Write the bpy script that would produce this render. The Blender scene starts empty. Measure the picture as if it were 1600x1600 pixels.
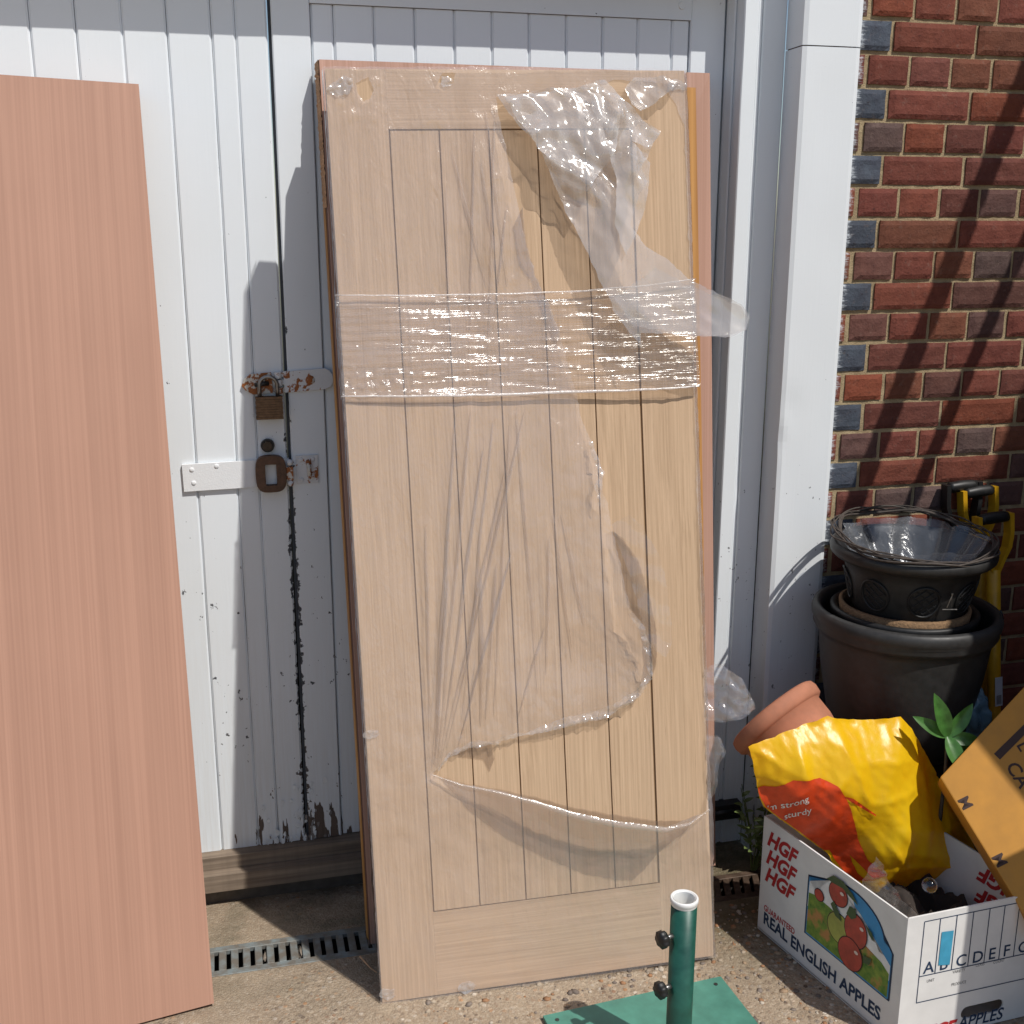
import bpy, bmesh, math, random
import numpy as np
from mathutils import Vector, Matrix, noise
from mathutils.geometry import delaunay_2d_cdt
random.seed(7); rng = np.random.default_rng(7)
SC = bpy.context.scene
COL = SC.collection
# ------------------------------------------------------------------ camera
YAW, PIT, ROL = 0.2453, 0.2492, 0.0018
fw = Vector((math.sin(YAW)*math.cos(PIT), math.cos(YAW)*math.cos(PIT), -math.sin(PIT)))
rt = Vector((math.cos(YAW), -math.sin(YAW), 0)); up = rt.cross(fw)
r2 = math.cos(ROL)*rt + math.sin(ROL)*up; u2 = -math.sin(ROL)*rt + math.cos(ROL)*up
cd = bpy.data.cameras.new('camera'); cam = bpy.data.objects.new('camera', cd); COL.objects.link(cam)
M = Matrix((r2, u2, -fw)).transposed().to_4x4(); M.translation = (-1.5656, -2.5788, 1.6571)
cam.matrix_world = M
cd.sensor_width = 36; cd.lens = 36*1787.5/1600; cd.clip_start = .05; cd.clip_end = 200
SC.camera = cam
# ------------------------------------------------------------------ light
SUN = Vector((-.38, .56, -1.0)).normalized()          # direction the light travels
elev = math.asin(-SUN.z)
world = bpy.data.worlds.new('World'); SC.world = world; world.use_nodes = True
wn = world.node_tree; wn.nodes.clear()
sky = wn.nodes.new('ShaderNodeTexSky'); sky.sky_type = 'NISHITA'; sky.sun_disc = False
sky.sun_elevation = elev; sky.sun_rotation = math.atan2(-SUN.x, -SUN.y); sky.dust_density = 1.0
bg = wn.nodes.new('ShaderNodeBackground'); bg.inputs[1].default_value = .096
wo = wn.nodes.new('ShaderNodeOutputWorld'); wn.links.new(sky.outputs[0], bg.inputs[0]); wn.links.new(bg.outputs[0], wo.inputs[0])
sl = bpy.data.lights.new('sun', 'SUN'); sl.energy = 4.0; sl.angle = math.radians(.53); sl.color = (1, .96, .90)
so = bpy.data.objects.new('sun', sl); COL.objects.link(so); so.rotation_euler = SUN.to_track_quat('-Z', 'Y').to_euler(); so.location = (3, -4, 6)
SC.view_settings.view_transform = 'Standard'; SC.view_settings.look = 'None'; SC.view_settings.exposure = 0.0; SC.view_settings.gamma = 1
# ------------------------------------------------------------------ material helpers
class NT:
    def __init__(s, name):
        s.m = bpy.data.materials.new(name); s.m.use_nodes = True; s.t = s.m.node_tree; s.t.nodes.clear()
        s.out = s.t.nodes.new('ShaderNodeOutputMaterial'); s.tc = s.t.nodes.new('ShaderNodeTexCoord')
    def n(s, typ, ins=None, **kw):
        nd = s.t.nodes.new('ShaderNode'+typ)
        for k, v in kw.items(): setattr(nd, k, v)
        for k, v in (ins or {}).items(): s.set(nd.inputs[k], v)
        return nd
    def set(s, sock, v):
        if hasattr(v, 'is_output') or isinstance(v, bpy.types.NodeSocket): s.t.links.new(v, sock)
        else:
            if isinstance(v, (tuple, list)) and len(v) == 3 and sock.type == 'RGBA': v = (*v, 1)
            if isinstance(v, (int, float)) and sock.type == 'RGBA': v = (v, v, v, 1)
            if isinstance(v, (int, float)) and sock.type == 'VECTOR': v = (v, v, v)
            sock.default_value = v
    def map(s, scale=(1, 1, 1), coord='Object', loc=(0, 0, 0), rot=(0, 0, 0)):
        return s.n('Mapping', {0: s.tc.outputs[coord], 'Scale': scale, 'Location': loc, 'Rotation': rot}).outputs[0]
    def noise(s, vec, scale=5, detail=4, rough=.55, dist=0):
        return s.n('TexNoise', {'Vector': vec, 'Scale': scale, 'Detail': detail, 'Roughness': rough, 'Distortion': dist}).outputs[0]
    def ramp(s, f, stops):
        r = s.n('ValToRGB', {0: f}); e = r.color_ramp.elements
        while len(e) < len(stops): e.new(.5)
        for i, (p, c) in enumerate(stops):
            e[i].position = p; e[i].color = (*c, 1) if isinstance(c, tuple) else (c, c, c, 1)
        return r.outputs[0]
    def mix(s, f, a, b, mode='MIX'):
        m = s.n('Mix', data_type='RGBA', blend_type=mode); s.set(m.inputs[0], f); s.set(m.inputs[6], a); s.set(m.inputs[7], b); return m.outputs[2]
    def math(s, op, a, b=0., clamp=False):
        m = s.n('Math', operation=op, use_clamp=clamp); s.set(m.inputs[0], a); s.set(m.inputs[1], b); return m.outputs[0]
    def mrange(s, v, a, b, c=0., d=1.):
        return s.n('MapRange', {0: v, 1: a, 2: b, 3: c, 4: d}).outputs[0]
    def bump(s, h, strength=.3, dist=.002, normal=None):
        b = s.n('Bump', {'Height': h, 'Strength': strength, 'Distance': dist})
        if normal: s.set(b.inputs['Normal'], normal)
        return b.outputs[0]
    def pos(s):
        g = s.n('NewGeometry'); sp = s.n('SeparateXYZ', {0: g.outputs['Position']}); return sp.outputs
    def pbr(s, col, rough=.6, normal=None, metal=0., spec=.5, **kw):
        b = s.n('BsdfPrincipled'); s.set(b.inputs['Base Color'], col); s.set(b.inputs['Roughness'], rough); s.set(b.inputs['Metallic'], metal)
        s.set(b.inputs['Specular IOR Level'], spec)
        if normal: s.set(b.inputs['Normal'], normal)
        for k, v in kw.items(): s.set(b.inputs[k], v)
        s.t.links.new(b.outputs[0], s.out.inputs[0]); return s.m
def simple(name, col, rough=.6, scale=40, var=.12, bump=.15, metal=0., spec=.5, dist=.001):
    t = NT(name); v = t.map(); n1 = t.noise(v, scale, 5); n2 = t.noise(v, scale*.13, 3)
    c = t.mix(t.mrange(n1, .3, .7), tuple(x*(1-var) for x in col), tuple(min(1, x*(1+var)) for x in col))
    c = t.mix(t.mrange(n2, .35, .7, 0, .35), c, tuple(x*(1-1.6*var) for x in col))
    return t.pbr(c, t.mrange(n1, .3, .7, rough-.06, rough+.08), t.bump(n1, bump, dist), metal, spec)
# --- white gloss paint with chips, wear and grime
def m_paint(name='white_paint', chips=1.0, tint=(.80, .845, .885), wood=(.13, .095, .075), dirt=.3):
    t = NT(name); v = t.map(); P = t.pos()
    streak = t.noise(t.map((30, 30, 1.2)), 6, 3); fine = t.noise(v, 70, 4); big = t.noise(v, 3.0, 3)
    c = t.mix(t.mrange(big, .4, .7, 0, dirt), tint, tuple(a*b for a, b in zip(tint, (.93, .92, .88))))
    lowd = t.mrange(P[2], .9, .1, 0, .35)
    c = t.mix(t.math('MULTIPLY', lowd, t.mrange(streak, .3, .7)), c, (.62, .60, .56))
    # faint scuffs
    sc = t.noise(t.map((3, 3, 16)), 22, 4, .7)
    c = t.mix(t.mrange(sc, .66, .74, 0, .22), c, (.5, .5, .52))
    h = t.noise(t.map((1, 1, .8)), 62, 4, .62); flame = t.noise(t.map((1, 1, .16)), 38, 4, .6)
    patch = t.noise(v, 5, 2)
    zdep = t.math('MULTIPLY', t.mrange(P[2], 1.5, .75, .0, .078), t.mrange(patch, .40, .60, .3, 1.15))
    crack = t.mrange(t.math('ABSOLUTE', t.math('ADD', P[0], 1.4302)), .003, .016, .24, 0.)
    crz = t.math('MULTIPLY', crack, t.mrange(P[2], 1.9, 1.0, .15, 1))
    m1 = t.mrange(t.math('ADD', h, t.math('ADD', zdep, crz)), .745, .752, 0, chips)
    low = t.mrange(P[2], .088, .30, .34, 0.); xw = t.mrange(t.math('ABSOLUTE', t.math('ADD', P[0], 1.40)), .0, .28, 1., .45)
    m2 = t.mrange(t.math('ADD', flame, t.math('MULTIPLY', low, xw)), .80, .808, 0, chips)
    msk = t.math('MAXIMUM', m1, m2)
    core = t.mix(t.noise(t.map((60, 60, 4)), 3, 4), tuple(x*.5 for x in wood), tuple(x*1.5 for x in wood))
    core = t.mix(t.mrange(P[2], .45, .12), (.085, .088, .10), core)
    c = t.mix(msk, c, core)
    hgt = t.math('SUBTRACT', t.math('ADD', t.math('MULTIPLY', fine, .12), t.math('MULTIPLY', streak, .35)), t.math('MULTIPLY', msk, 1.2))
    return t.pbr(c, t.mix(msk, .42, .85), t.bump(hgt, .5, .0011), 0, .4)
PAINT = m_paint(); PAINT_CLEAN = m_paint('white_paint_sound', .85, (.80, .84, .865), dirt=.15)
def m_oak(name, horiz=False, base=((.40, .27, .165), (.615, .435, .283))):
    t = NT(name); s1 = (130, 1.6, 60) if not horiz else (1.6, 130, 60); s2 = (18, .7, 12) if not horiz else (.7, 18, 12)
    w = t.noise(t.map((3, 1.1, 3) if not horiz else (1.1, 3, 3)), 2.2, 2)
    wob = t.n('VectorMath', {0: t.map(s1), 1: t.n('VectorMath', {0: w, 'Scale': 1.3}, operation='SCALE').outputs[0]}, operation='ADD').outputs[0]
    g = t.noise(wob, 1.6, 6, .65); b = t.noise(t.map(s2), 1.5, 3)
    fl = t.noise(t.map((260, 9, 60) if not horiz else (9, 260, 60)), 1.3, 3, .6)
    c = t.mix(t.mrange(g, .3, .68), base[0], base[1]); c = t.mix(t.mrange(b, .35, .7, 0, .45), c, tuple(x*.84 for x in base[1]))
    c = t.mix(t.mrange(fl, .62, .75, 0, .5), c, tuple(x*.68 for x in base[0]))
    obj = t.n('ObjectInfo').outputs['Random']
    return t.pbr(c, .62, t.bump(t.math('ADD', g, fl), .25, .0006), 0, .3)
OAK = m_oak('oak_upright'); OAKH = m_oak('oak_crosswise', True)
def m_veneer(name, a, b, sc=(190, 1, .9), rough=.55):
    t = NT(name); g = t.noise(t.map(sc), 1.3, 2, .5); b1 = t.noise(t.map((34, .5, .35)), 1.2, 2); b2 = t.noise(t.map((2, 2, 1.2)), 2., 3)
    cr = t.noise(t.map((420, 1, 1.5)), 1., 2)
    c = t.mix(t.mrange(g, .3, .7), a, b); c = t.mix(t.mrange(b1, .35, .7, 0, .38), c, tuple(x*.88 for x in a)); c = t.mix(t.mrange(b2, .4, .75, 0, .25), c, tuple(x*1.13 for x in b))
    scr = t.noise(t.map((2, 2, 40), rot=(0, .35, 0)), 5, 5, .7)
    c = t.mix(t.mrange(scr, .72, .76, 0, .18), c, (.75, .6, .5))
    return t.pbr(c, rough, t.bump(t.math('ADD', g, t.math('MULTIPLY', cr, .5)), .1, .0003), 0, .35)
VENEER = m_veneer('pink_veneer', (.385, .212, .148), (.455, .258, .182))
VENEER_R = m_veneer('pink_veneer_rear', (.44, .25, .18), (.56, .34, .26))
LIPPING = m_veneer('varnished_lipping', (.38, .17, .045), (.62, .32, .10), (60, 1, 1.5))
RAWCORE = simple('raw_chipboard', (.45, .25, .13), .85, 260, .5, .9, dist=.002)
DARKCORE = simple('dark_core', (.13, .055, .035), .8, 60, .25, .4)
EDGEW = simple('pale_edge_wood', (.55, .33, .18), .7, 80, .2, .3)
SILLW = m_veneer('weathered_sill_timber', (.16, .12, .09), (.30, .235, .175), (3, 60, 80), .8)
def m_film(name, haze=.13, bumps=.6, tint=(.985, .98, .98), streak=None, rough=.13, scale=1., gloss=1.0, hcol=(.98, .94, .92), trl=.45):
    t = NT(name)
    if streak == 'band':
        n1 = t.noise(t.map((1.6, 150, 30), rot=(0, 0, -.05)), 1.2, 2, .5, .3); n2 = t.noise(t.map((3, 280, 30), rot=(0, 0, .05)), 1.3, 2, .5); h = t.math('ADD', n1, t.math('MULTIPLY', n2, .6))
        n3 = t.noise(t.map((22, 60, 30), rot=(0, 0, .5)), 1.3, 4); h = t.math('ADD', h, t.math('MULTIPLY', n3, .25))
    else:
        n1 = t.noise(t.map((26*scale, 8*scale, 20), rot=(0, 0, -.06)), 1.6, 4, .6, .9); n2 = t.noise(t.map((80*scale, 45*scale, 60)), 1.4, 4, .6, .5)
        h = t.math('ADD', n1, t.math('MULTIPLY', n2, .3))
        if streak == 'voronoi':
            vo = t.n('TexVoronoi', {'Vector': t.map((34*scale, 26*scale, 20)), 'Scale': 1.0}, feature='F1').outputs[0]
            h = t.math('ADD', h, t.math('MULTIPLY', vo, .7))
    nrm = t.bump(h, bumps, .006)
    tr = t.n('BsdfTransparent', {0: tint}); df = t.n('BsdfDiffuse', {0: hcol, 'Normal': nrm})
    tl = t.n('BsdfTranslucent', {0: hcol, 'Normal': nrm}); d2 = t.n('MixShader', {0: trl, 1: df.outputs[0], 2: tl.outputs[0]})
    gl = t.n('BsdfGlossy', {0: (1, 1, 1), 'Roughness': rough, 'Normal': nrm})
    inc = t.n('NewGeometry').outputs['Incoming']; dt = t.n('VectorMath', {0: inc, 1: nrm}, operation='DOT_PRODUCT').outputs['Value']
    om = t.math('SUBTRACT', 1., t.math('ABSOLUTE', dt), True); fr = t.math('ADD', .07, t.math('MULTIPLY', t.math('POWER', om, 3.), .95))
    hz = t.mrange(t.noise(t.map((5, 3, 5)), 2., 4), .3, .7, haze*.75, haze*1.25)
    m1 = t.n('MixShader', {0: hz, 1: tr.outputs[0], 2: d2.outputs[0]})
    m2 = t.n('MixShader', {0: t.math('MULTIPLY', fr, gloss, True), 1: m1.outputs[0], 2: gl.outputs[0]})
    t.t.links.new(m2.outputs[0], t.out.inputs[0]); return t.m
FILM = m_film('clear_film_smooth', .15, .8, gloss=.9, rough=.22, hcol=(.95, .88, .86), trl=.3)
FILMC = m_film('clear_film_crumpled', .24, .06, rough=.12, gloss=1.2, trl=.2, tint=(.86, .85, .83))
FILMS = m_film('clear_film_hanging', .24, .3, rough=.14, gloss=1.1, trl=.2, tint=(.87, .86, .84))
FILMP = m_film('pleat_film', .15, .15, rough=.2, gloss=1.3, trl=.2, tint=(.88, .85, .82), hcol=(1, .95, .90))
FILME = m_film('torn_edge_film', .16, .05, rough=.12, gloss=1.3, trl=.25, tint=(.93, .92, .90))
FILM_SHADE = m_film('shade_film', .06, .5, rough=.2, gloss=.8, tint=(.80, .77, .74))  # dark tint stands in for shade under the raised film
TUFT = m_film('tuft_film', .13, .5, rough=.13, gloss=1.3)
BAND = m_film('stretch_film', .10, .46, streak='band', rough=.15, gloss=1.0, tint=(.97, .96, .96))
CORD = m_film('rolled_film', .62, .5, rough=.25, gloss=1.2, hcol=(.9, .86, .84))
# ------------------------------------------------------------------ geometry helpers
def link(o, parent=None):
    COL.objects.link(o)
    if parent is not None: o.parent = parent
    return o
def obj(name, bm, mat, parent=None, smooth=False, bevel=0, seg=2):
    me = bpy.data.meshes.new(name)
    if bevel: bmesh.ops.bevel(bm, geom=[e for e in bm.edges if e.is_manifold and e.calc_face_angle(0) > .5], offset=bevel, segments=seg, affect='EDGES', profile=.6, clamp_overlap=True)
    bm.to_mesh(me); bm.free()
    for m in (mat if isinstance(mat, (list, tuple)) else [mat]): me.materials.append(m)
    if smooth:
        for p in me.polygons: p.use_smooth = True
    o = bpy.data.objects.new(name, me); return link(o, parent)
def tag(o, label=None, cat=None, group=None, kind=None):
    if label: o['label'] = label
    if cat: o['category'] = cat
    if group: o['group'] = group
    if kind: o['kind'] = kind
    return o
def thing(name, label, cat, loc=(0, 0, 0), group=None, mat=None):
    o = bpy.data.objects.new(name, None); o.empty_display_size = .05; link(o)
    if mat is not None: o.matrix_world = mat
    else: o.location = loc
    return tag(o, label, cat, group)
def box(bm, x0, x1, y0, y1, z0, z1):
    vs = [bm.verts.new((x, y, z)) for x in (x0, x1) for y in (y0, y1) for z in (z0, z1)]
    for f in ((0, 1, 3, 2), (4, 6, 7, 5), (0, 4, 5, 1), (2, 3, 7, 6), (0, 2, 6, 4), (1, 5, 7, 3)): bm.faces.new([vs[i] for i in f])
    return vs
def hexa(bm, front, back, mi=None):
    """front/back: four points each BL BR TR TL"""
    a = [bm.verts.new(p) for p in front]; b = [bm.verts.new(p) for p in back]
    F = [bm.faces.new(a), bm.faces.new(b[::-1])]
    for i in range(4): F.append(bm.faces.new((a[i], b[i], b[(i+1) % 4], a[(i+1) % 4])))
    bmesh.ops.recalc_face_normals(bm, faces=F); return F
def tube(bm, pts, r, n=8, cap=True):
    pts = [Vector(p) for p in pts]; rr = r if isinstance(r, (list, tuple)) else [r]*len(pts); rings = []
    prev = None
    for i, p in enumerate(pts):
        d = (pts[min(i+1, len(pts)-1)]-pts[max(i-1, 0)]).normalized()
        a = d.orthogonal().normalized() if prev is None else (prev-d*prev.dot(d)).normalized()
        prev = a; b = d.cross(a)
        rings.append([bm.verts.new(p+rr[i]*(math.cos(2*math.pi*k/n)*a+math.sin(2*math.pi*k/n)*b)) for k in range(n)])
    for A, B in zip(rings, rings[1:]):
        for k in range(n): bm.faces.new((A[k], A[(k+1) % n], B[(k+1) % n], B[k]))
    if cap: bm.faces.new(rings[0][::-1]); bm.faces.new(rings[-1])
def lathe(bm, prof, n=64, wob=0., mat=None, rs=1.):
    rings = []
    for r, z in prof:
        r = r*rs
        ring = []
        for k in range(n):
            a = 2*math.pi*k/n; q = r*(1+wob*noise.noise(Vector((math.cos(a)*1.5, math.sin(a)*1.5, z*3))))
            v = Vector((q*math.cos(a), q*math.sin(a), z)); ring.append(bm.verts.new(mat @ v if mat else v))
        rings.append(ring)
    for A, B in zip(rings, rings[1:]):
        for k in range(n): bm.faces.new((A[k], A[(k+1) % n], B[(k+1) % n], B[k]))
    return rings
def prism(bm, pts, d0, d1, mat=None):
    """polygon pts (x,y) extruded from z=d0 to z=d1 in a local frame"""
    f = lambda p, z: (mat @ Vector((p[0], p[1], z))) if mat else Vector((p[0], p[1], z))
    a = [bm.verts.new(f(p, d0)) for p in pts]; b = [bm.verts.new(f(p, d1)) for p in pts]; n = len(pts)
    F = [bm.faces.new(a[::-1]), bm.faces.new(b)]
    for i in range(n): F.append(bm.faces.new((a[i], a[(i+1) % n], b[(i+1) % n], b[i])))
    bmesh.ops.recalc_face_normals(bm, faces=F)
def circ(cx, cy, rx, ry=None, n=24, a0=0, a1=2*math.pi):
    ry = rx if ry is None else ry
    return [(cx+rx*math.cos(a0+(a1-a0)*k/n), cy+ry*math.sin(a0+(a1-a0)*k/n)) for k in range(n)]
def frame(o, ex, ey):
    ex = Vector(ex).normalized(); ey = Vector(ey); ey = (ey-ex*ey.dot(ex)).normalized(); ez = ex.cross(ey)
    m = Matrix((ex, ey, ez)).transposed().to_4x4(); m.translation = o; return m
def inpoly(X, Y, poly):
    r = np.zeros(len(X), bool); P = np.array([p[:2] for p in poly]); n = len(P); j = n-1
    for i in range(n):
        x1, y1 = P[i]; x2, y2 = P[j]
        c = ((y1 > Y) != (y2 > Y)) & (X < (x2-x1)*(Y-y1)/((y2-y1) if y2 != y1 else 1e-12)+x1); r ^= c; j = i
    return r
def dens(poly, step, jit=0.):
    out = []
    for i, p in enumerate(poly):
        q = poly[(i+1) % len(poly)]; L = math.hypot(q[0]-p[0], q[1]-p[1]); k = max(1, int(L/step))
        for j in range(k):
            t = j/k; v = [p[a]+(q[a]-p[a])*t for a in range(len(p))]
            if jit:
                nx = (q[1]-p[1])/max(L, 1e-9); ny = -(q[0]-p[0])/max(L, 1e-9)
                s = jit*(noise.noise(Vector((v[0]*45, v[1]*45, 3)))+.6*noise.noise(Vector((v[0]*130, v[1]*130, 7))))
                v[0] += nx*s; v[1] += ny*s
            out.append(tuple(v))
    return out
def sheet(outline, holes, step, wfun):
    """triangulated sheet in (u,v) with height wfun(U,V) -> verts, tris"""
    loops = [outline]+list(holes); V = []; E = []
    for lp in loops:
        s = len(V); V += [(p[0], p[1]) for p in lp]; E += [(s+i, s+(i+1) % len(lp)) for i in range(len(lp))]
    P = np.array(V); lo = P.min(0); hi = P.max(0)
    gx = np.arange(lo[0]+step/2, hi[0], step); gy = np.arange(lo[1]+step/2, hi[1], step*.87)
    X, Y = np.meshgrid(gx, gy); X = X+(np.arange(len(gy)) % 2)[:, None]*step*.5; X = (X+rng.uniform(-.18, .18, X.shape)*step).ravel(); Y = (Y+rng.uniform(-.18, .18, Y.shape)*step).ravel()
    m = inpoly(X, Y, outline)
    for h in holes: m &= ~inpoly(X, Y, h)
    X = X[m]; Y = Y[m]
    # keep clear of boundary
    keep = np.ones(len(X), bool)
    for i in range(0, len(P)): keep &= ((X-P[i, 0])**2+(Y-P[i, 1])**2) > (step*.45)**2
    V += list(zip(X[keep], Y[keep]))
    r = delaunay_2d_cdt([Vector(v) for v in V], E, [], 0, 1e-7); vs = np.array([tuple(v) for v in r[0]]); F = np.array([f for f in r[2] if len(f) == 3])
    c = vs[F].mean(1); m = inpoly(c[:, 0], c[:, 1], outline)
    for h in holes: m &= ~inpoly(c[:, 0], c[:, 1], h)
    F = F[m]; W = wfun(vs[:, 0], vs[:, 1]); return vs, W, F
def sheet_obj(name, vs, W, F, mat, parent, fmap=None):
    me = bpy.data.meshes.new(name); co = [(float(a[0]), float(a[1]), float(w)) for a, w in zip(vs, W)]
    if fmap: co = [fmap(p) for p in co]
    me.from_pydata(co, [], [tuple(int(i) for i in f) for f in F]); me.materials.append(mat)
    for p in me.polygons: p.use_smooth = True
    o = bpy.data.objects.new(name, me); return link(o, parent)
def bdist(U, V, loop):
    L = np.array([p[:3] if len(p) > 2 else (*p, 0) for p in loop]); d = np.sqrt((U[:, None]-L[None, :, 0])**2+(V[:, None]-L[None, :, 1])**2)
    k = 1/(d**2+1e-5); return d.min(1), (k*L[None, :, 2]).sum(1)/k.sum(1)
def nz(U, V, su, sv, seed=0., oct=3):
    return np.array([noise.fractal(Vector((a*su, b*sv, seed)), 1.0, 2.0, oct) for a, b in zip(U, V)])
def rdg(U, V, su, sv, seed=0.):
    return np.array([1-abs(noise.noise(Vector((a*su, b*sv, seed))))*2.2 for a, b in zip(U, V)])
def crum(U, V, wl, slope, seed, n=7, warp=.25):
    rs = np.random.default_rng(int(seed*10)+5); out = np.zeros(len(U))
    wu = U+warp*wl*nz(U, V, .5/wl, .5/wl, seed, 1); wv = V+warp*wl*nz(U, V, .5/wl, .5/wl, seed+9, 1)
    for i in range(n):
        th = rs.uniform(0, math.pi); L = wl*rs.uniform(.6, 1.8); x = (wu*math.cos(th)+wv*math.sin(th))/L+rs.uniform(0, 9)
        tri = np.abs(x-np.floor(x)-.5)*2; mk = np.clip(.5+2.2*nz(U, V, .3/wl, .3/wl, seed+i*3.7, 1), 0, 1)
        out += (tri-.5)*mk*L*slope*.5
    return out
def text_mesh(s, size, shear=0., bold=0., spacing=1., xs=1.):
    cu = bpy.data.curves.new('t', 'FONT'); cu.body = s; cu.size = size; cu.shear = shear; cu.offset = bold; cu.space_character = spacing; cu.resolution_u = 3
    o = bpy.data.objects.new('t', cu); COL.objects.link(o); dg = bpy.context.evaluated_depsgraph_get(); me = bpy.data.meshes.new_from_object(o.evaluated_get(dg))
    bpy.data.objects.remove(o); bm = bmesh.new(); bm.from_mesh(me); bpy.data.meshes.remove(me)
    for v in bm.verts: v.co.x *= xs
    return bm
def put_text(name, s, size, mat, parent, M, **kw):
    bm = text_mesh(s, size, **kw); bm.transform(M); me = bpy.data.meshes.new(name); bm.to_mesh(me); bm.free(); me.materials.append(mat)
    return link(bpy.data.objects.new(name, me), parent)
# =================================================================== GROUND
def m_ground():
    t = NT('exposed_aggregate_concrete'); v = t.map(); P = t.pos()
    vo = t.n('TexVoronoi', {'Vector': v, 'Scale': 72., 'Randomness': 1.}); vo2 = t.n('TexVoronoi', {'Vector': v, 'Scale': 210.})
    big = t.noise(v, 3.2, 5, .6); med = t.noise(v, 14, 5, .6); fine = t.noise(v, 320, 3)
    rc = t.n('SeparateColor', {0: vo.outputs['Color']}).outputs[0]; rc2 = t.n('SeparateColor', {0: vo2.outputs['Color']}).outputs[0]
    st = t.ramp(rc, [(0, (.09, .06, .045)), (.2, (.30, .22, .15)), (.4, (.50, .41, .31)), (.55, (.42, .20, .08)), (.7, (.17, .14, .12)), (.85, (.66, .58, .48)), (1, (.32, .23, .15))])
    st2 = t.ramp(rc2, [(0, (.18, .13, .09)), (.4, (.36, .29, .21)), (.7, (.28, .2, .13)), (1, (.50, .43, .34))])
    cem = t.mix(t.mrange(med, .3, .7), (.29, .22, .155), (.44, .35, .25)); cem = t.mix(.45, cem, st2)
    worn = t.math('ADD', t.mrange(big, .42, .58), t.mrange(P[0], -1.5, -1.0, -.35, .25), True)
    stone = t.math('MULTIPLY', t.mrange(vo.outputs['Distance'], .42, .30), worn, True)
    c = t.mix(stone, cem, st); c = t.mix(t.mrange(fine, .3, .7, 0, .25), c, (.16, .12, .09))
    dark_rear = t.math('MULTIPLY', t.mrange(P[1], -.5, -.05), t.mrange(t.noise(v, 9, 5), .45, .65), True)  # patchy dark tone, stronger towards the doors
    c = t.mix(t.math('MULTIPLY', dark_rear, .55), c, (.09, .085, .055))
    dark_corner = t.math('MULTIPLY', t.mrange(P[0], -.62, -.45), t.mrange(P[1], -.62, -.35), True)  # ground colour darkens towards the right rear
    c = t.mix(t.math('MULTIPLY', dark_corner, t.mrange(med, .3, .6, .4, .9), True), c, (.10, .085, .045))
    h = t.math('ADD', t.math('MULTIPLY', t.math('SUBTRACT', .5, vo.outputs['Distance']), worn), t.math('ADD', t.math('MULTIPLY', med, .9), t.math('MULTIPLY', fine, .18)))
    h = t.math('SUBTRACT', h, t.math('MULTIPLY', vo2.outputs['Distance'], .35))
    return t.pbr(c, .88, t.bump(h, .9, .006), 0, .25)
GROUND = m_ground()
ys = [-40, -8, -2, -1.3, -.9, -.7, -.5, -.35, -.212, -.098, .0, .17, .35]
zs = {-40: 0, -8: 0, -2: 0, -1.3: 0, -.9: 0, -.7: 0, -.5: 0, -.35: -.003, -.212: -.018, -.098: -.02, .0: -.032, .17: -.05, .35: -.05}
bm = bmesh.new(); xs = [-30, -4]+list(np.arange(-2.4, 1.21, .04))+[4, 30]
yy = []
for a, b in zip(ys, ys[1:]):
    if -2 <= a and b <= .17 and not (a == -.212): k = max(1, round((b-a)/.04)); yy += [a+(b-a)*i/k for i in range(k)]
    else: yy.append(a)
yy.append(.35)
def gz(x, y):
    y0 = max([q for q in ys if q <= y+1e-9]); y1 = min([q for q in ys if q >= y-1e-9]); z = zs[y0] if y1 == y0 else zs[y0]+(zs[y1]-zs[y0])*(y-y0)/(y1-y0)
    if -2 < y < .1 and -2.4 < x < 1.2 and not (-.23 < y < -.08): z += .003*noise.noise(Vector((x*7, y*7, 0)))
    return z
g = [[bm.verts.new((x, y, gz(x, y))) for x in xs] for y in yy]
for j in range(len(yy)-1):
    if abs(yy[j]+.212) < 1e-6: continue
    for i in range(len(xs)-1): bm.faces.new((g[j][i], g[j][i+1], g[j+1][i+1], g[j+1][i]))
tag(obj('ground', bm, GROUND, smooth=True), kind='structure')
TROUGH = simple('dark_trough', (.035, .03, .025), .9, 60, .4, .6)  # dark tone for channel walls and floor
bm = bmesh.new(); box(bm, -30, 30, -.216, -.208, -.14, -.022); box(bm, -30, 30, -.102, -.094, -.14, -.024); box(bm, -30, 30, -.216, -.094, -.15, -.1402)
tag(obj('drain_channel', bm, TROUGH), kind='structure')
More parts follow.
